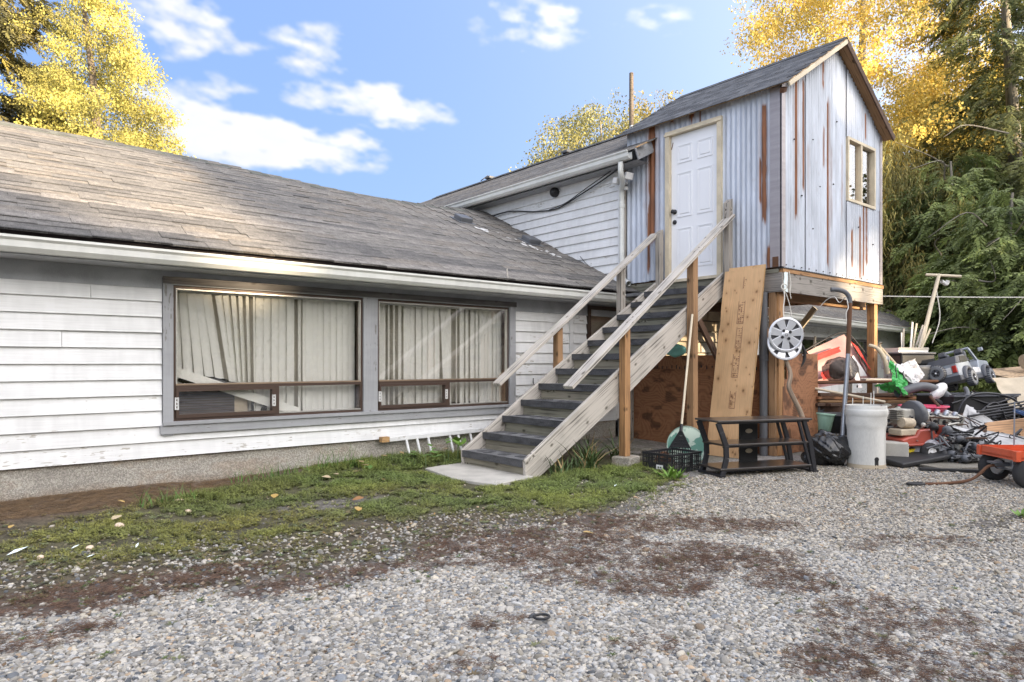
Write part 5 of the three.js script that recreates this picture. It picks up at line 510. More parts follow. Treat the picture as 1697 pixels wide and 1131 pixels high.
single('sheet_metal', 'pointed white sheet metal panel sloping behind the wagon', 'panel', [quad([9.35, .44, 4.2], [10.4, .26, 4.75], [10.1, .14, 4.9], [9.75, .17, 4.7], 6, .01), beam([9.35, .44, 4.2], [10.4, .26, 4.75], .02, .02)], M.dullWhite); single('bent_sheet', 'bent silvery sheet standing up like a tent behind the white panel', 'sheet metal', [quad([9.7, .30, 4.2], [10.05, .66, 4.2], [10.15, .62, 4.25], [9.85, .18, 4.35], 6, .02), quad([10.05, .66, 4.2], [10.5, .36, 4.5], [10.2, .36, 4.5], [9.95, .40, 4.3], 6, .03)], M.dullWhite); single('tan_headboard', 'orange-tan rounded wooden headboard lying behind the wagon', 'headboard', [(() => { const s = [[-.42, 0], [-.42, .2], [-.34, .27], [.3, .29], [.45, .22], [.48, 0]]; return at(prism(s, .05, .01), 10.3, .2, 4.65, -.35, -.5, -.12); })()], M.orangeTan);
{ // wagon
  const t = thing('red_wagon', 'orange-red flatbed wagon with black tyres and upright handle', 'wagon', [8.06, 0, 5.17], { turn: -.72 }); const m = M.wagonRed; part(t, 'bed', [bb(-.14, 1.0, .285, .30, -.27, .27), bb(-.14, -.12, .27, .36, -.27, .27), bb(-.12, 1.0, .27, .36, .25, .27), bb(-.12, 1.0, .27, .36, -.27, -.25)], m); part(t, 'bed_rib', [bb(.1, .13, .30, .312, -.24, .24), bb(.3, .33, .30, .312, -.24, .24)], m); part(t, 'corner_bracket', [rbx(.05, .10, .05, .006, -.13, .31, .26), rbx(.05, .10, .05, .006, -.13, .31, -.26)], m);
  part(t, 'axle', [rod([0, .145, -.2], [0, .145, .2], .014, .014, 8), rbx(.06, .12, .12, .01, 0, .21, 0), rbx(.04, .05, .34, .006, 0, .25, 0)], M.steel); part(t, 'turntable', [rbx(.16, .02, .16, .004, 0, .275, 0)], M.silverDark);
  for (const [x, z] of [[0, -.245], [0, .245], [.85, .245], [.85, -.245]]) { const w = part(t, 'wheel', [lathe([[.075, -.05], [.11, -.055], [.140, -.04], [.146, -.015], [.146, .015], [.140, .04], [.11, .055], [.075, .05]], 34)], M.rubber); w.position.set(x, .146, z); w.rotation.x = Math.PI / 2; part(w, 'rim', [lathe([[.02, .04], [.05, .045], [.07, .03], [.082, .05], [.08, 0], [.08, -.05], [.02, -.04]], 24)], M.silver); part(w, 'hub_hole', [at(lathe([[0, .047], [.02, .047], [.022, -.047], [0, -.047]], 14))], M.black); }
  part(t, 'tongue', [tube([[-.10, .19, 0], [-.22, .18, 0], [-.32, .10, .01], [-.42, .05, .03], [-.62, .022, .05], [-.88, .012, .06]], .015, 40, 8)], M.rust); part(t, 'hitch_yoke', [rbx(.14, .035, .05, .006, -.10, .20, 0), rbx(.1, .02, .09, .004, -.16, .22, 0)], M.greyPlastic); part(t, 'loop_handle', [at(plain(new THREE.TorusGeometry(.055, .013, 8, 22)), -.965, .016, .065, Math.PI / 2, 0, 0, [1.35, .8, 1])], M.black);
  part(t, 'upright_handle', [beam([.42, .36, -.18], [.46, .78, -.26], .03, .04), rod([.42, .76, -.34], [.50, .77, -.18], .02, .02, 8)], M.black); part(t, 'thin_rod', [rod([.18, .36, -.22], [.20, .80, -.24], .007, .007, 6)], M.steel); part(t, 'wire_loop', [tube([[.2, .37, -.05], [.35, .46, -.1], [.55, .42, -.05], [.6, .36, 0]], .012, 20, 6)], M.black);
}
single('curved_hose', 'black corrugated hose looping over the heap left of the toy car', 'hose', [tube([[9.6, .80, 3.55], [9.95, .88, 3.75], [10.2, .78, 3.9], [10.3, .62, 4.0]], .06, 30, 10), tube([[9.95, .6, 3.9], [10.3, .66, 4.05], [10.45, .78, 4.1], [10.5, .86, 4.06]], .03, 24, 8)], M.greyPlastic);
single('pale_fender', 'off-white curved plastic piece beside the black hose', 'plastic part', [crumple(at(new THREE.SphereGeometry(.16, 24, 12, 0, 3.14), 10.15, .82, 3.85, -.6, -.4, .3, [1.1, .5, .6]), .01, 5, 2)], M.whitePlastic);
{ // the mass of unidentifiable scrap beneath
  const L = [[], [], [], []]; const ms = [M.black, M.greyPlastic, M.darkWood, M.castAlu]; R = rngOf(333); for (let i = 0; i < 330; i++) { const s = R(), x = mix(8.75, 12.6, s), z = mix(3.05, 4.0, R()) + .16 * (x - 8.7) * R(), h = .10 + .5 * sstep(8.6, 9.6, x) * (1 - sstep(4.0, 4.75, z - .1 * (x - 9))), y = R() * h; if (x < 9.2 && z > 3.7) continue; const k = R() * 4 | 0; const ty = R(); L[k].push(ty < .4 ? bx(rr(.1, .5), rr(.01, .06), rr(.05, .25), x, y, z, rr(-.5, .5), rr(-1.5, 1.5), rr(-.5, .5)) : ty < .7 ? rod([x, y, z], [x + rr(-.4, .4), y + rr(-.1, .25), z + rr(-.3, .3)], rr(.008, .03), rr(.008, .025), 7) : crumple(at(new THREE.SphereGeometry(rr(.05, .14), 12, 8), x, y, z, 0, R() * 3, 0, [1.3, .6, 1]), .05, 8, i)); }
  for (let i = 0; i < 1100; i++) { const x = mix(8.95, 12.2, Math.pow(R(), 1.2)), z = 3.68 + .30 * (x - 9) * .55 + R() * .85, y = .03 + R() * (.12 + .34 * sstep(4.75, 4.0, z - .15 * (x - 9))), k = R() < .75 ? (R() < .6 ? 0 : 1) : 2 + (R() * 2 | 0), ty = R(); if (x > 9.2 && z > 4.78) continue; L[k].push(ty < .35 ? bx(rr(.02, .16), rr(.008, .04), rr(.02, .10), x, y, z, rr(-.7, .7), rr(-1.5, 1.5), rr(-.7, .7)) : ty < .75 ? tube([[x, y, z], [x + rr(-.15, .15), y + rr(.0, .14), z + rr(-.15, .15)], [x + rr(-.3, .3), y + rr(-.05, .08), z + rr(-.3, .3)]], rr(.004, .014), 8, 5) : at(lathe([[0, 0], [.03, 0], [.04, .03], [.02, .05], [0, .05]], 8), x, y, z, rr(-1.5, 1.5), 0, rr(-1.5, 1.5), rr(.5, 1.6))); }
  L.forEach((l, i) => { const o = struct('scrap_heap', l, ms[i], 'stuff'); o.userData.label = ['black plastic scrap', 'grey plastic scrap', 'dark wooden scrap', 'dull metal scrap'][i] + ' mixed through the heap under the toy car'; o.userData.category = 'scrap'; });
}
{ // things under the shed, behind the hubcap
  const t = thing('hanging_tool', 'rusty string trimmer shaft hanging under the shed beam', 'garden tool', [9.9, 1.5, 1.7]); wpart(t, 'shaft', [rod([9.92, 2.1, 1.70], [9.92, 1.52, 1.72], .022, .022, 8)], M.rust); wpart(t, 'collar', [rod([9.92, 1.78, 1.71], [9.92, 1.66, 1.71], .04, .04, 10)], M.plyEdge); wpart(t, 'gear_head', [rbx(.18, .2, .16, .03, 9.94, 1.44, 1.74, 0, .4, 0)], M.tan); wpart(t, 'motor', [rbx(.2, .22, .2, .03, 9.78, 1.42, 1.74)], M.black);
  single('folding_frame', 'thin black triangular frame leaning behind the hubcaps', 'frame', [rod([8.9, 1.98, 2.2], [9.75, 1.28, 2.3], .016, .016, 6), rod([8.85, 1.5, 2.25], [9.72, 1.3, 2.3], .014, .014, 6), rod([8.9, 1.98, 2.2], [8.85, 1.5, 2.25], .014, .014, 6), tube([[8.8, 1.85, 2.3], [9.3, 1.72, 2.3], [9.8, 1.66, 2.2]], .008, 20, 5)], M.black);
  const wv = thing('bicycle_wheel', 'spoked wheel rim half hidden behind the hubcaps', 'wheel', [8.75, 1.30, 2.55], { turn: -.5 }); part(wv, 'tyre', [at(plain(new THREE.TorusGeometry(.2, .02, 8, 30)), 0, 0, 0)], M.rubber); part(wv, 'spokes', Array.from({ length: 12 }, (_, i) => rod([0, 0, 0], [.19 * Math.cos(i * .5236), .19 * Math.sin(i * .5236), 0], .004, .004, 5)), M.silver);
  single('prop_stick', 'pale stick leaning beside the rear post under the shed', 'stick', [rod([10.7, 1.05, 1.9], [10.95, 1.62, 1.8], .02, .018, 8)], M.creamWood); single('steel_tank', 'dented galvanised tub behind the bent pipe', 'tub', [at(lathe([[0, 0], [.32, 0], [.36, .4], [.38, .4], [.35, .42]], 28), 10.9, .85, 1.9)], M.steel);
  const tb = thing('work_table', 'white painted plank table behind the striped tent', 'table', [10.6, 0, 2.9], {}); part(tb, 'top', [rbx(.8, .05, .4, .005, 0, .94, 0, 0, -.4, 0)], M.paleWood); for (const [x, z] of [[-.35, -.25], [.35, .05], [-.3, .1], [.36, .3]]) part(tb, 'leg', [bx(.06, .92, .06, x, .46, z)], M.paleWood);
}
{ const t = thing('roof_pole', 'dark mast standing behind the upper roof', 'mast', [10.1, 5.1, -1.35]); part(t, 'upper', [rod([0, .62, 0], [.0, 1.62, 0], .045, .04, 10)], M.bark); part(t, 'lower', [rod([0, 0, 0], [0, .62, 0], .035, .035, 10)], M.alum); }
single('overhead_wire', 'thin utility wire crossing in front of the cedar hedge', 'wire', [tube([[11.2, 2.55, -.6], [13.7, 2.46, 1.7], [16, 2.44, 3.6], [19, 2.5, 6]], .011, 30, 5)], M.rope); 

// ------------------------------------------------------------------ litter
R = rngOf(404);
for (const [x, z, lab] of [[1.14, .80, 'yellow leaf lying closest to the wall at left'], [1.52, 1.03, 'folded tan leaf in the grass right of the bare dirt strip'], [.38, 1.25, 'large yellow leaf at the left picture edge'], [2.2, 1.35, 'golden leaf below the left picture window'], [2.9, .85, 'pale leaf near the foundation below the grey mullion'], [3.05, .75, 'cream leaf in the tall weeds by the ladder end'], [1.0, 1.4, 'tan curled leaf on the dirt edge'], [3.3, 1.3, 'orange leaf in the clover left of the slab'], [2.7, 1.9, 'brown leaf on the bare mud patch'], [3.4, 3.9, 'tiny yellow leaf on the dark needles'], [2.5, 2.3, 'flat ochre leaf mid turf']]) { const g = (() => { const s = new THREE.Shape(); s.moveTo(0, -.06); s.quadraticCurveTo(.05, -.02, .035, .03); s.quadraticCurveTo(.01, .05, 0, .07); s.quadraticCurveTo(-.02, .05, -.04, .02); s.quadraticCurveTo(-.05, -.03, 0, -.06); const g = plain(new THREE.ShapeGeometry(s, 6)), p = g.attributes.position; for (let i = 0; i < p.count; i++) p.setZ(i, 6 * p.getX(i) * p.getX(i) + .1 * p.getY(i)); g.computeVertexNormals(); return g; })(); single('fallen_leaf', lab, 'leaf', [at(g, x, groundY(x, z) + .035, z, -1.42 + rr(-.2, .2), rr(-.25, .25), rr(0, 6), rr(.45, .85))], /tan|pale|cream/.test(lab) ? M.leafTan : /brown|orange/.test(lab) ? M.leafBrown : M.leafYellow); }
for (const [x, z, w, a, lab] of [[.30, 2.1, .13, .4, 'long pale blue paper scrap at the left edge'], [.62, 2.16, .06, .5, 'short torn pale blue scrap beside the tan stone'], [.66, 2.45, .05, .2, 'tiny pair of pale blue scraps nearest the gravel'], [.93, 2.4, .06, 1.1, 'triangular pale blue scrap standing in the moss'], [4.8, 2.9, .06, .3, 'white scrap in the bright grass before the stairs']]) single('paper_scrap', lab, 'paper scrap', [leafQuad(w * .95, w * .25, x, groundY(x, z) + .03, z, .25, a, .12)], M.paper);
for (const [x, z, s, lab] of [[.98, 1.62, .03, 'smooth pinkish egg-shaped stone in the turf'], [.72, 2.14, .022, 'tan pebble touching the torn blue scrap'], [.46, 2.2, .02, 'orange-tan pebble left of the torn scrap'], [1.5, 1.38, .022, 'pale flat stone in grass below the left window']]) single('stone', lab, 'stone', [at(new THREE.SphereGeometry(s, 16, 12), x, groundY(x, z) + s * .5, z, 0, R() * 3, .2, [1.25, .8, 1])], M.egg);
single('rubber_ring', 'small black rubber ring lying on the gravel', 'ring', [at(plain(new THREE.TorusGeometry(.035, .006, 6, 22)), 2.12, .03, 4.83, 1.5, 0, 0)], M.black);

// ------------------------------------------------------------------ gravel, turf, needles
const dummy = new THREE.Object3D();
function scatter(name, label, category, geo, m, list, parent = scene) {   // list: [x, y, z, rx, ry, rz, sx, sy, sz, r, g, b]
  const o = new THREE.InstancedMesh(geo, m, list.length); o.name = parent === scene ? numbered(name) : name; const c = new THREE.Color();
  list.forEach((q, i) => { dummy.position.set(q[0], q[1], q[2]); dummy.rotation.set(q[3], q[4], q[5]); dummy.scale.set(q[6], q[7], q[8]); dummy.updateMatrix(); o.setMatrixAt(i, dummy.matrix); o.setColorAt(i, c.setRGB(q[9], q[10], q[11])); });
  o.userData.kind = 'stuff'; if (label) { o.userData.label = label; o.userData.category = category; } parent.add(o); return o;
}
const leafMat = (name, trans, rough = .8) => mat(name, [1, 1, 1], rough, { phys: true, transmission: trans, thickness: 0, specularIntensity: .5 });
leafMat('turfLeaf', .25); leafMat('foliage', .38, 1); mat('stoneMat', [1, 1, 1], .8, BUMP(TMOT, .002)); mat('needleMat', [1, 1, 1], .95);
const camD = (x, z) => Math.hypot(x, z - 7.144);
const inYard = (x, z) => { const dx = x, dz = z - 7.144, f = dx * .643 - dz * .766, s = dx * .766 + dz * .643; return f > 1.6 && Math.abs(s) < f * .84 + .5; };
{
  R = rngOf(505); const vars = [0, 1, 2, 3].map(k => { const g = new THREE.IcosahedronGeometry(1, k < 2 ? 1 : 0), p = g.attributes.position; for (let i = 0; i < p.count; i++) { const x = p.getX(i), y = p.getY(i), z = p.getZ(i), s = .78 + .5 * fbm(x * 1.4 + k * 9, z * 1.4 + y * 2 + 5, 2, 0, 0, 240 + k); p.setXYZ(i, x * s, y * s, z * s); } g.computeVertexNormals(); return k < 2 ? toCreasedNormals(g, .9) : g; });
  const L = [[], [], [], []]; let tries = 0;
  while (tries++ < 680000) {
    const x = rr(-.6, 9.6), z = rr(1.2, 7.4); if (!inYard(x, z)) continue; const d = camD(x, z); let den = d < 3.6 ? 1 : d < 6 ? mix(1, .5, (d - 3.6) / 2.4) : mix(.5, .3, clamp((d - 6) / 3)); const s = stoneM(x, z); if (R() > den * Math.max(s > .55 ? 1 : s * s * 1.1, z > edgeZ(x) - .8 ? .09 : .012)) continue; if (x > 3.85 && x < 7 && z < 2.05 && z > .7) continue; if (x > 5.6 && z < 2.9) continue; if (x > 8 && z < 3.8) continue;
    const big = R(); const r = (big > .992 ? rr(.015, .024) : .0056 + .0088 * R() * R() + .003 * R()) * (d > 5 ? .9 : 1) * mix(.8, 1.15, fbm(x * 1.5, z * 1.5, 3, 0, 0, 256)); const t = R(), w = .19 + .40 * Math.pow(R(), 1.1); const dc = sstep(3.6, 6, d) * (.55 + .6 * fbm(x * 1.1, z * 1.1, 3, 0, 0, 259)); let c = t < .52 ? [w * 1.04, w * .98, w * .88] : t < .72 ? [w * .95, w * .94, w * .91] : t < .86 ? [w * 1.1, w * 1.0, w * .82] : t < .95 ? [w * .45, w * .48, w * .52] : [w * .95, w * .72, w * .5];
    c = c.map((q, i) => q * [1.02, 1.01, .985][i] * mix(1, [.95, .905, .835][i], dc)); if (R() < .5 * sstep(.5, .7, fbm(x * .9 + 4, z * 1.6, 4, 0, 0, 260)) * sstep(3.4, 4.5, d)) continue; L[R() * 4 | 0].push([x, groundY(x, z) + r * .28, z, rr(-.5, .5), R() * 6.28, rr(-.5, .5), r * rr(.85, 1.5), r * rr(.42, .75), r * rr(.75, 1.1), ...c]);
  }
  L.forEach((l, i) => { if (l.length) scatter('gravel', ['grey rounded gravel', 'blue-grey pebbled gravel', 'angular pale gravel', 'mixed crushed gravel'][i] + ' covering the open yard', 'gravel', vars[i], M.stoneMat, l); });
}
const blade = (L, w, bend, a, lean = 0) => { const n = 3, P = [], I = []; for (let i = 0; i <= n; i++) { const t = i / n, hw = w * (1 - t * .92) / 2, o = bend * t * t + lean * t, y = L * t * (1 - .25 * bend / L * t); P.push(Math.cos(a) * o - Math.sin(a) * hw, y, Math.sin(a) * o + Math.cos(a) * hw, Math.cos(a) * o + Math.sin(a) * hw, y, Math.sin(a) * o - Math.cos(a) * hw); if (i) { const b = i * 2; I.push(b - 2, b - 1, b, b - 1, b + 1, b); } } const g = new THREE.BufferGeometry(); g.setAttribute('position', new THREE.Float32BufferAttribute(P, 3)); g.setAttribute('uv', new THREE.Float32BufferAttribute(new Float32Array(P.length / 3 * 2), 2)); g.setIndex(I); g.computeVertexNormals(); return plain(g); };
{
  R = rngOf(606); const tuft = [0, 1].map(() => join(Array.from({ length: 9 }, () => at(blade(rr(.6, 1.1), .07, rr(.1, .6), R() * 6.28, rr(0, .3)), rr(-.3, .3), 0, rr(-.3, .3)))));
  const clover = join(Array.from({ length: 12 }, () => { const a = R() * 6.28, r = R() * .7, y = rr(.15, .55); return join([0, 2.09, 4.19].map(b => leafQuad(.26, .22, r * Math.cos(a), y, r * Math.sin(a), rr(-.3, .3), a + b, rr(-.25, .35)))); }));
  const weed = join(Array.from({ length: 9 }, (_, i) => leafQuad(rr(.6, 1), .2, 0, .03, 0, 0, i * .7 + rr(-.3, .3), rr(.1, .5))));
  const G = [[], [], [], []]; let n = 0;
  for (let i = 0; i < 150000; i++) { const x = rr(-.6, 7.2), z = rr(.02, 6.9); if (!inYard(x, z)) continue; const t = turfM(x, z), l = lushM(x, z); if (t < .12) continue; if (x > 4.55 && x < 7 && z > .8 && z < 1.97) continue; if (x > 3.92 && x < 4.6 && z > .8 && z < 2.05) continue;
    const p = t * (.16 + .84 * l); if (R() > p * .8 * sstep(.30, .56, fbm(x * 7, z * 7, 3, 0, 0, 252))) continue; const q = R(), w = rr(.55, 1.5), s = .6 + .7 * l * rr(.7, 1.3), tall = ell(x, z, [[4.2, .35, .9, .3, 0], [2.2, .75, .5, .25, 0, .5], [1.5, 1.0, .4, .16, .1, .7], [5.2, 2.25, .5, .25, 0, .6]]);
    const yel = fbm(x * 2, z * 2, 2, 0, 0, 250), c = [.18 * w * mix(.75, 1.45, yel), .225 * w * mix(.8, 1.2, yel) * (.75 + .35 * l), .06 * w];
    if (q < .30) G[R() * 2 | 0].push([x, groundY(x, z) - .003, z, rr(-.15, .15), R() * 6.28, rr(-.15, .15), .055 * s, .05 * s * (1 + 1.2 * tall), .055 * s, ...c]); else if (q < .9) G[2].push([x, groundY(x, z), z, rr(-.15, .15), R() * 6.28, rr(-.15, .15), .042 * s * rr(.7, 1.2), .045 * s * (1 + 1.3 * tall), .042 * s, ...c]); else G[3].push([x, groundY(x, z) + .003, z, 0, R() * 6.28, 0, .05 * rr(.6, 1.3), .05, .05 * rr(.6, 1.3), .17 * w, .19 * w, .09 * w]); }
  for (let i = 0; i < 9500; i++) { const x = rr(-.5, 7), z = rr(1.2, 6.8); if (!inYard(x, z)) continue; const e = Math.exp(-Math.pow((z - edgeZ(x)) / .55, 2)), k = Math.max(e * .9, needleM(x, z) * .5, .03); if (R() < k * .42) { const w = rr(.6, 1.2); G[3].push([x, groundY(x, z) + .006, z, rr(-.2, .2), R() * 6.28, rr(-.2, .2), rr(.02, .055), .045, rr(.02, .055), ...(R() < .45 ? [.17 * w, .18 * w, .085 * w] : R() < .6 ? [.21 * w, .16 * w, .09 * w] : [.10 * w, .14 * w, .04 * w])]); } }
  for (let i = 0; i < 2600; i++) { const x = rr(2.5, 8), z = rr(2.6, 7); if (!inYard(x, z) || turfM(x, z) > .3) continue; const k = sstep(.56, .7, fbm(x * 2.2, z * 2.2, 4, 0, 0, 214)); if (R() < k * .8) { const w = rr(.7, 1.1); G[0].push([x, groundY(x, z), z, 0, R() * 6.28, 0, .03, .02, .03, .14 * w, .135 * w, .04 * w]); } }
  ['short grass', 'tufted grass', 'small clover', 'flat weeds'].forEach((nm, i) => scatter(['grass', 'grass', 'clover', 'ground_weed'][i], nm + ' growing over the yard before the house', 'grass', [...tuft, clover, weed][i], M.turfLeaf, G[i]));
  const twig = join(Array.from({ length: 9 }, () => bx(rr(.4, 1), .022, .022, rr(-.6, .6), rr(.02, .25), rr(-.6, .6), 0, R() * 6.28, rr(-.2, .2)))), N = [];
  for (let i = 0; i < 60000; i++) { const x = rr(-.4, 7), z = rr(2.2, 7); if (!inYard(x, z)) continue; const k = needleM(x, z); if (k < .05 && R() > .012) continue; if (R() > .6 * k + .015) continue; const w = rr(.5, 1.3); N.push([x, groundY(x, z) + rr(.002, .02), z, rr(-.12, .12), R() * 6.28, rr(-.12, .12), rr(.025, .055), .05, rr(.025, .055), .165 * w, .10 * w, .068 * w]); }
  for (let i = 0; i < 1500; i++) { const x = rr(-.3, 2.6), z = rr(.05, .9); if (R() > ell(x, z, [[.5, .45, 1.5, .45, 0], [2.1, .2, .8, .25, 0, .8]])) continue; const w = rr(.6, 1.3); N.push([x, groundY(x, z) + .006, z, 0, R() * 6.28, 0, rr(.05, .12), .06, rr(.03, .06), .19 * w, .125 * w, .07 * w]); }
  const D = [], chip = leafQuad(1, .6, -.5, 0, 0, 0, 0, 0); for (let i = 0; i < 15000; i++) { const x = rr(-.5, 7.5), z = rr(.1, 6.9); if (!inYard(x, z)) continue; const e = Math.exp(-Math.pow((z - edgeZ(x) + .25) / .6, 2)); if (R() > .06 + .8 * e * sstep(.35, .6, fbm(x * 3, z * 3, 3, 0, 0, 258))) continue; const w = rr(.5, 1.5), q = R(), s = rr(.01, .03); D.push([x, groundY(x, z) + rr(.004, .018), z, rr(-.5, .5), R() * 6.28, rr(-.4, .4), s, s, s, ...(q < .4 ? [.15 * w, .10 * w, .06 * w] : q < .7 ? [.22 * w, .19 * w, .12 * w] : q < .9 ? [.15 * w, .17 * w, .07 * w] : [.30 * w, .19 * w, .07 * w])]); }
  scatter('leaf_litter', 'small dead leaf fragments strewn where the turf meets the gravel', 'leaf litter', chip, M.turfLeaf, D);
  scatter('fallen_needles', 'brown conifer needles and twigs matted over the gravel', 'needles', twig, M.needleMat, N);
}
{ // plants by the stairs
  R = rngOf(707); mat('strapLeaf', [.065, .105, .03], .6); mat('brightLeaf', [.13, .24, .03], .6); mat('broadLeaf', [.10, .19, .035], .65); mat('dryLeaf', [.30, .22, .10], .85);
  const strap = (x, z, n, L, name, label) => { const t = thing(name, label, 'plant', [x, groundY(x, z), z]); for (let i = 0; i < n; i++) part(t, 'leaf', [at(blade(L * rr(.6, 1.1), .028, L * rr(.3, 1.0), R() * 6.28, L * rr(.05, .35)), rr(-.1, .1), 0, rr(-.1, .1))], R() < .14 ? M.dryLeaf : M.strapLeaf); return t; };
  strap(5.35, 2.05, 44, .42, 'strap_leaf_plant', 'clump of long strap leaves below the near stringer'); strap(5.68, 1.75, 40, .40, 'strap_leaf_plant', 'strap leaf clump just left of the concrete footing'); strap(6.3, 1.65, 26, .38, 'strap_leaf_plant', 'strap leaf clump behind the orange stair post'); strap(5.0, 2.03, 22, .30, 'strap_leaf_plant', 'low strap leaf clump by the bottom of the near stringer');
  { const t = thing('leafy_weed', 'bright green leafy weed in the gravel before the black crate', 'weed', [5.72, groundY(5.72, 2.85), 2.85]); for (let i = 0; i < 34; i++) { const g = leafQuad(rr(.10, .2), .035, 0, .01, 0, 0, R() * 6.28, rr(.15, 1.1)); part(t, 'leaf', [at(g, rr(-.09, .09), 0, rr(-.09, .09))], M.brightLeaf); } }
  { const t = thing('leafy_weed', 'small green weed at the right edge of the gravel', 'weed', [6.3, groundY(6.3, 5.7), 5.7]); for (let i = 0; i < 16; i++) part(t, 'leaf', [leafQuad(rr(.06, .12), .03, rr(-.05, .05), .01, rr(-.05, .05), 0, R() * 6.28, rr(.1, .9))], M.brightLeaf); }
  { const t = thing('broad_weed', 'broad leaved weeds around the ladder rungs', 'weed', [4.7, .02, .45]); for (let i = 0; i < 60; i++) { const x = rr(-.8, .9), z = rr(-.25, .35); part(t, 'leaf', [leafQuad(rr(.07, .14), rr(.05, .09), x, rr(.04, .22), z, 0, R() * 6.28, rr(-.3, .5))], R() < .9 ? M.broadLeaf : M.dryLeaf); } for (let i = 0; i < 40; i++) part(t, 'stem', [at(blade(rr(.12, .3), .012, .06, R() * 6.28), rr(-.8, .9), 0, rr(-.25, .35))], M.strapLeaf); }
  { const t = thing('broad_weed', 'single large leaf weed by the top ladder rung beside the stairs', 'weed', [4.62, .1, .66]); for (let i = 0; i < 5; i++) part(t, 'leaf', [leafQuad(.15, .11, 0, .12 + i * .02, 0, 0, i * 1.3, .5)], M.brightLeaf); part(t, 'stem', [rod([0, -.08, 0], [0, .14, 0], .008)], M.strapLeaf); }
  { const t = thing('tan_weed', 'wilting pale weed in the tall grass below the second window', 'weed', [3.35, .02, .8]); for (let i = 0; i < 9; i++) part(t, 'leaf', [leafQuad(rr(.07, .12), .06, rr(-.05, .05), .05 + i * .014, rr(-.05, .05), 0, R() * 6.28, rr(-.5, .4))], i % 2 ? M.dryLeaf : M.broadLeaf); }
  for (const [x, z, n, h, lab] of [[2.35, .45, 26, .16, 'grass tuft at the end of the dirt strip under the left window'], [1.45, .98, 30, .15, 'flattened grass tuft left of the folded tan leaf'], [3.3, .3, 34, .22, 'tall grass tuft against the foundation below the mullion'], [2.75, .35, 18, .16, 'thin dark grass tuft by the foundation']]) { const t = thing('grass_tuft', lab, 'grass', [x, groundY(x, z), z]); const L = []; for (let i = 0; i < n * 2; i++) L.push(at(blade(h * rr(.6, 1.3), .009, h * rr(.2, .9), R() * 6.28, h * .2), rr(-.22, .22), 0, rr(-.07, .07))); part(t, 'blades', L, M.broadLeaf); }
}

// ------------------------------------------------------------------ trees
// sun flecks reach the roof, the gable and the walls through openings in the crowns across the yard
const flecks = [[1.75, 3.42, -1.85, .25, 1], [2.0, 3.22, -1.45, .3, 1], [2.2, 3.0, -1.0, .28, 1], [2.35, 2.8, -.6, .2, 1], [.5, 3.4, -1.8, .2, 1], [1.0, 3.9, -2.8, .2, .8], [10.8, 3.0, 2.7, .4, .80], [10.9, 4.3, 2.7, .5, .84], [10.9, 2.2, 2.7, .25, .8], [11.0, 1.4, 2.7, .2, .85], [10.0, 1.45, 0, .3, 1], [.7, 1.7, 0, .3, .66], [1.35, 1.25, 0, .2, .6], [18, 2.6, -.6, .8, 1]];
const onFleck = (x, y, z, pad) => { let best = 0; for (const [a, b, c, r, s] of flecks) { const dx = x - a, dy = y - b, dz = z - c, t = dx * SUN.x + dy * SUN.y + dz * SUN.z; if (t < 0) continue; const d = Math.hypot(dx - t * SUN.x, dy - t * SUN.y, dz - t * SUN.z); if (d < r + pad * (s === 1 ? .62 : 1)) best = Math.max(best, s); } return best; };
const sprigs = {
  cedar: () => { R = rngOf(811); const L = []; for (let i = 0; i < 7; i++) { const t = i / 6, s = (1 - t * .6); for (const q of [-1, 1]) L.push(leafQuad(.34 * s + .1, .11, t * .75, -.22 * t * t, 0, rr(-.3, .3), q * rr(.5, .9), rr(-.5, -.1))); } L.push(leafQuad(.36, .1, .75, -.22, 0, 0, 0, -.5)); return join(L); },
  broad: () => { R = rngOf(812); const L = []; for (let i = 0; i < 10; i++) { const a = R() * 6.28, r = R() * .8, y = rr(-.6, .5); L.push(leafQuad(.30, .19, r * Math.cos(a), y, r * Math.sin(a), rr(-1.2, 1.2), R() * 6.28, rr(-1.3, .6))); } return join(L); },
  willow: () => { R = rngOf(813); const L = []; for (let i = 0; i < 16; i++) { const t = i / 15; L.push(leafQuad(.24, .05, rr(-.05, .05) + .1 * t, -t * 1.3, rr(-.05, .05), 0, R() * 6.28, rr(-1.3, -.7))); } return join(L); },
  dense: () => { R = rngOf(814); const L = []; for (let i = 0; i < 12; i++) L.push(leafQuad(.7, .34, rr(-.5, .5), rr(-.5, .5), rr(-.5, .5), R() * 6, R() * 6, R() * 6)); return join(L); },
};
const SPG = {}; for (const k in sprigs) SPG[k] = sprigs[k]();
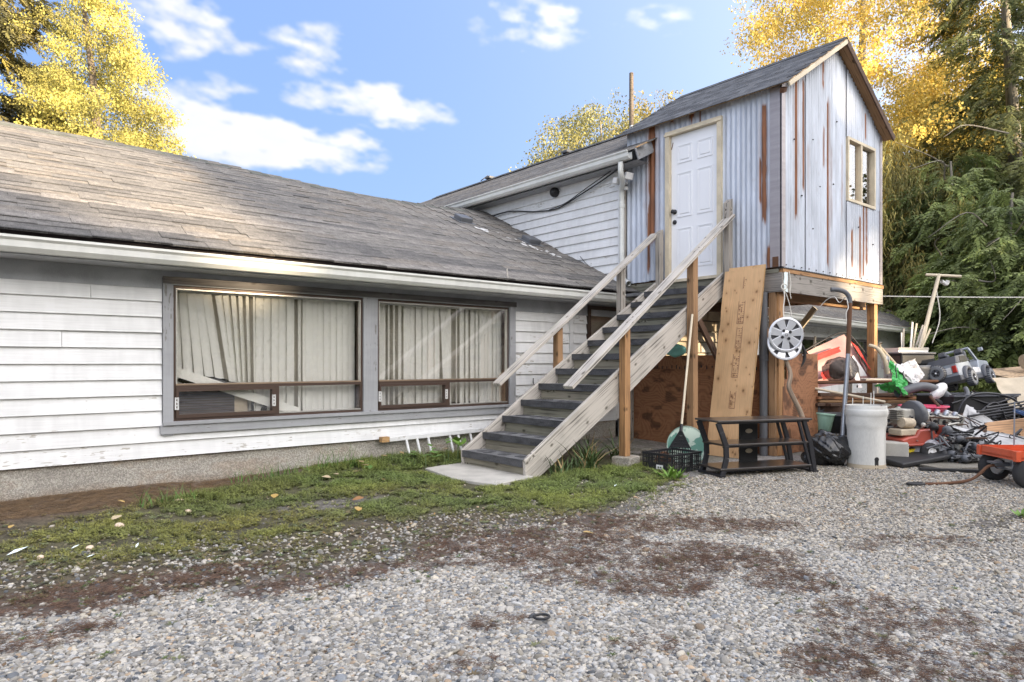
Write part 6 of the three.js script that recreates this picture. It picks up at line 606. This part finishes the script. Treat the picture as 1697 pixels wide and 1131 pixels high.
function tree(name, label, x, z, o) {
  R = rngOf(o.seed); const t = thing(name, label, 'tree', [x, 0, z], o.group ? { group: o.group } : {}), h = o.h, L = [], limbs = [], y0 = o.y0 ?? .12 * h, rad = o.rad, lean = o.lean || [0, 0];
  const trunkX = y => lean[0] * y / h + .15 * Math.sin(y * .5 + o.seed), trunkZ = y => lean[1] * y / h + .12 * Math.cos(y * .4 + o.seed);
  part(t, 'trunk', [taperTube(Array.from({ length: 8 }, (_, i) => { const y = i / 7 * h * .95; return [trunkX(y), y, trunkZ(y)]; }), [o.tr || .3, (o.tr || .3) * .75, (o.tr || .3) * .45, .03], 9, 30)], o.bark || M.bark);
  const nb = o.branches; for (let b = 0; b < nb; b++) {
    const f = o.cone ? (b % 4 ? 1 - Math.sqrt(1 - (b + R()) / nb * .985) : (b + R()) / nb) : (b + R()) / nb, y = mix(y0, h, o.cone ? f : Math.pow(f, .85)), hf = (y - y0) / (h - y0);
    const prof = o.cone ? Math.pow(1 - hf, o.pow || .8) * (.25 + .75 * sstep(-.12, .12, hf)) : Math.sqrt(Math.max(.02, 1 - Math.pow((hf - (o.mid || .5)) / (hf > (o.mid || .5) ? 1 - (o.mid || .5) : (o.mid || .5) + .12), 2)));
    const len = rad * prof * rr(.62, 1.18) + .4, a = R() * 6.283, up = o.up ?? 0, bx0 = trunkX(y), bz0 = trunkZ(y), n = Math.max(7, Math.round(len * o.dens)); const drop = (o.drop ?? .25) * len, tw = rr(-.5, .5);
    const P = s => [bx0 + Math.cos(a + tw * s) * len * s, y + up * len * s - drop * s * s + .2 * Math.sin(s * 5 + b), bz0 + Math.sin(a + tw * s) * len * s];
    if (len > rad * .5 && limbs.length < (o.limbs ?? 26)) limbs.push(taperTube([P(0), P(.3), P(.6), P(.9)], [.05 + .012 * len, .03, .008], 5, 10));
    const tone = rr(.75, 1.25);
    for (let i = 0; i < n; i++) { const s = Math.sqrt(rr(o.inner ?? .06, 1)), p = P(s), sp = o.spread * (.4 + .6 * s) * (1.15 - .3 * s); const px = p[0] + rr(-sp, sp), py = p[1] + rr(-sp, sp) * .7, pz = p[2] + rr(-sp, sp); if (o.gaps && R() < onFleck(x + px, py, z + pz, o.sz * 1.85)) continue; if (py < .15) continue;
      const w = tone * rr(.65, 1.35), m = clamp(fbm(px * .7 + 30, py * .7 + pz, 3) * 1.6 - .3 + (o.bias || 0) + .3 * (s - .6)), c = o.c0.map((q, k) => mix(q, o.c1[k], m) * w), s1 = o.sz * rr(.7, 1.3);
      if (o.kind === 'willow') L.push([px, py, pz, 0, R() * 6.28, rr(-.25, .25), s1, s1 * rr(.8, 1.5), s1, ...c]); else if (o.kind === 'cedar') L.push([px, py, pz, rr(-.5, .5), -(a + tw * s) + rr(-.9, .9), rr(-.75, .1), s1, s1, s1, ...c]); else L.push([px, py, pz, rr(-.6, .6), R() * 6.28, rr(-.6, .6), s1, s1, s1, ...c]); }
  }
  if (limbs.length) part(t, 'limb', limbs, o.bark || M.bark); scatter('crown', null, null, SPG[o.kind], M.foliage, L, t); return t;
}
// behind the house at left
tree('conifer_tree', 'tall dark conifer at the far left edge behind the roof', 1.0, -23.5, { seed: 21, h: 18.5, rad: 3.4, cone: true, pow: .45, kind: 'cedar', branches: 260, dens: 22, spread: .42, sz: .5, drop: .2, c0: [.07, .075, .03], c1: [.30, .25, .06], tr: .3, y0: 3, limbs: 40 });
tree('conifer_tree', 'sunlit yellow-green cedar rising behind the left roof ridge', 4.3, -20.4, { seed: 22, h: 16.2, rad: 4.0, cone: true, pow: .66, kind: 'broad', branches: 420, dens: 22, spread: .36, sz: .27, drop: .3, c0: [.27, .26, .07], c1: [.58, .51, .14], y0: 1, bias: .12, lean: [-.5, 0] });
tree('cedar_tree', 'smaller yellowing tree at the lower right of the sunlit cedar', 6.5, -18.6, { seed: 23, h: 7.2, rad: 2.3, kind: 'broad', branches: 150, dens: 16, spread: .42, sz: .34, c0: [.24, .20, .03], c1: [.60, .42, .06], y0: .5 });
// behind the upper roof
tree('willow_tree', 'drooping olive willow rising behind the upper roof', 16.6, -8.0, { seed: 24, h: 9.6, rad: 2.5, kind: 'broad', branches: 170, dens: 15, spread: .45, sz: .27, up: .3, drop: .75, mid: .55, c0: [.16, .165, .065], c1: [.42, .38, .14], y0: 2.5, tr: .2, bark: M.paleBark, inner: .2 });
tree('willow_tree', 'wispy yellow willow top between the mast and the metal shed', 20.6, -8.8, { seed: 25, h: 11.0, rad: 1.9, kind: 'broad', branches: 120, dens: 9, spread: .55, sz: .3, up: .3, drop: .6, c0: [.20, .18, .06], c1: [.55, .42, .10], y0: 4, tr: .18, bark: M.paleBark, inner: .2 });
// golden trees right of the shed
tree('birch_tree', 'large golden birch towering behind the metal shed', 25.9, -3.9, { seed: 26, h: 19.5, rad: 4.2, kind: 'broad', branches: 330, dens: 11, spread: .6, sz: .32, up: .35, drop: .35, mid: .42, c0: [.48, .42, .12], c1: [.84, .62, .15], y0: 1.5, tr: .3, bark: M.paleBark, bias: .1, inner: .15, limbs: 60 });
tree('birch_tree', 'second golden birch filling the gap right of the shed wall', 28.2, -1.6, { seed: 27, h: 12.5, rad: 3.4, kind: 'broad', branches: 230, dens: 12, spread: .55, sz: .33, up: .2, drop: .45, mid: .4, c0: [.48, .43, .14], c1: [.86, .68, .19], y0: .5, tr: .22, bark: M.paleBark, bias: .1, limbs: 40 });
tree('willow_tree', 'dusky olive willow hanging right beside the shed corner', 22.0, -1.9, { seed: 28, h: 8.2, rad: 2.3, kind: 'willow', branches: 120, dens: 9, spread: .4, sz: .66, up: .3, drop: .5, c0: [.16, .16, .06], c1: [.42, .35, .11], y0: 1.5, tr: .15, inner: .1 });
tree('conifer_tree', 'tall dark green conifer at the far right edge', 25.3, .9, { seed: 29, h: 17.5, rad: 3.7, cone: true, pow: .8, kind: 'cedar', branches: 380, dens: 15, spread: .4, sz: .42, drop: .3, c0: [.08, .105, .04], c1: [.27, .28, .09], y0: .8, tr: .3, limbs: 50, bark: M.paleBark });
tree('conifer_tree', 'dark conifer between the golden birches and the far right conifer', 27.5, .1, { seed: 30, h: 11.0, rad: 3.1, cone: true, pow: .7, kind: 'cedar', branches: 240, dens: 8, spread: .4, sz: .55, drop: .3, c0: [.10, .11, .04], c1: [.36, .32, .09], y0: .3 });
const hedge = [[22.4, -2.4, 4.7, 1.7, 'low cedar behind the rear wing eave'], [20.0, 2.2, 5.6, 2.2, 'feathery green cedar left of the leaning pole'], [19.3, 3.5, 4.8, 2.3, 'feathery green cedar behind the toy car'], [20.2, 5.6, 5.6, 2.6, 'broad green cedar at the right edge behind the tan board'], [22.5, .3, 7.4, 2.6, 'taller dark cedar standing behind the hedge']];
hedge.forEach(([x, z, h, r, lab], i) => tree('cedar_shrub', lab, x, z, { seed: 40 + i, h, rad: r, cone: true, pow: .5, kind: 'cedar', branches: 220, dens: 20, spread: .32, sz: .42, drop: .35, c0: [.13, .175, .06], c1: [.36, .42, .13], y0: .1, tr: .12, limbs: 30, bias: .05, bark: M.paleBark }));
{ R = rngOf(909); const L = []; for (let i = 0; i < 26; i++) { const x = rr(17.2, 19.8), z = rr(1, 6), y = rr(1.6, 6.2), a = rr(2.4, 3.9), l = rr(.8, 2.2); L.push(taperTube([[x, y, z], [x + Math.cos(a) * l * .5, y + rr(-.1, .3), z + Math.sin(a) * l * .5 + rr(-.3, .3)], [x + Math.cos(a) * l, y + rr(-.5, .4), z + Math.sin(a) * l]], [.02, .012, .004], 5, 10)); } single('dead_branches', 'bare pale twigs sticking out of the cedars at right', 'branches', L, M.paleBark); }
tree('backdrop_tree', 'yellow leaves glimpsed low through the cedars at right', 27, 4.5, { seed: 50, h: 8, rad: 4, kind: 'broad', branches: 130, dens: 7, spread: .6, sz: .5, c0: [.28, .22, .04], c1: [.6, .42, .08], y0: .2 });
tree('backdrop_tree', 'shaded green trees far behind the cedar hedge', 32, 7.5, { seed: 51, h: 11, rad: 5, kind: 'broad', branches: 120, dens: 6, spread: .8, sz: .7, c0: [.04, .055, .02], c1: [.12, .13, .03], y0: .2 });
// across the yard, behind the viewpoint: these shade the house and show in the window panes
for (const [x, z, h, r, s] of [[-14, 30, 10.4, 5.5, 60], [-5, 27, 9.2, 5, 61], [2.5, 29, 9.8, 5.2, 62], [9.5, 27.5, 9.3, 5, 63], [16, 29, 10.1, 5.4, 64], [22.5, 28, 9.6, 5.2, 65], [29, 30, 11.6, 5.6, 66], [36, 29, 13.6, 6, 67], [5.8, 33, 9.8, 4.6, 68], [12.8, 33, 9.6, 4.8, 69], [19.4, 34, 9.9, 5, 70], [-1, 33, 9.6, 5, 71], [26, 35, 11.2, 5, 72]]) tree('yard_tree', 'dense evergreen across the yard mirrored in the window panes', x, z, { seed: s, h, rad: r, kind: 'dense', branches: 170, dens: 6, spread: .8, sz: .95, c0: [.07, .075, .03], c1: [.22, .20, .06], y0: .1, mid: .3, gaps: true, limbs: 0, group: 'evergreens across the yard' });

scene.traverse(o => { if (o.isMesh) { o.castShadow = true; o.receiveShadow = true; } });
camera.far = 3000; camera.updateProjectionMatrix();
renderer.render(scene, camera);
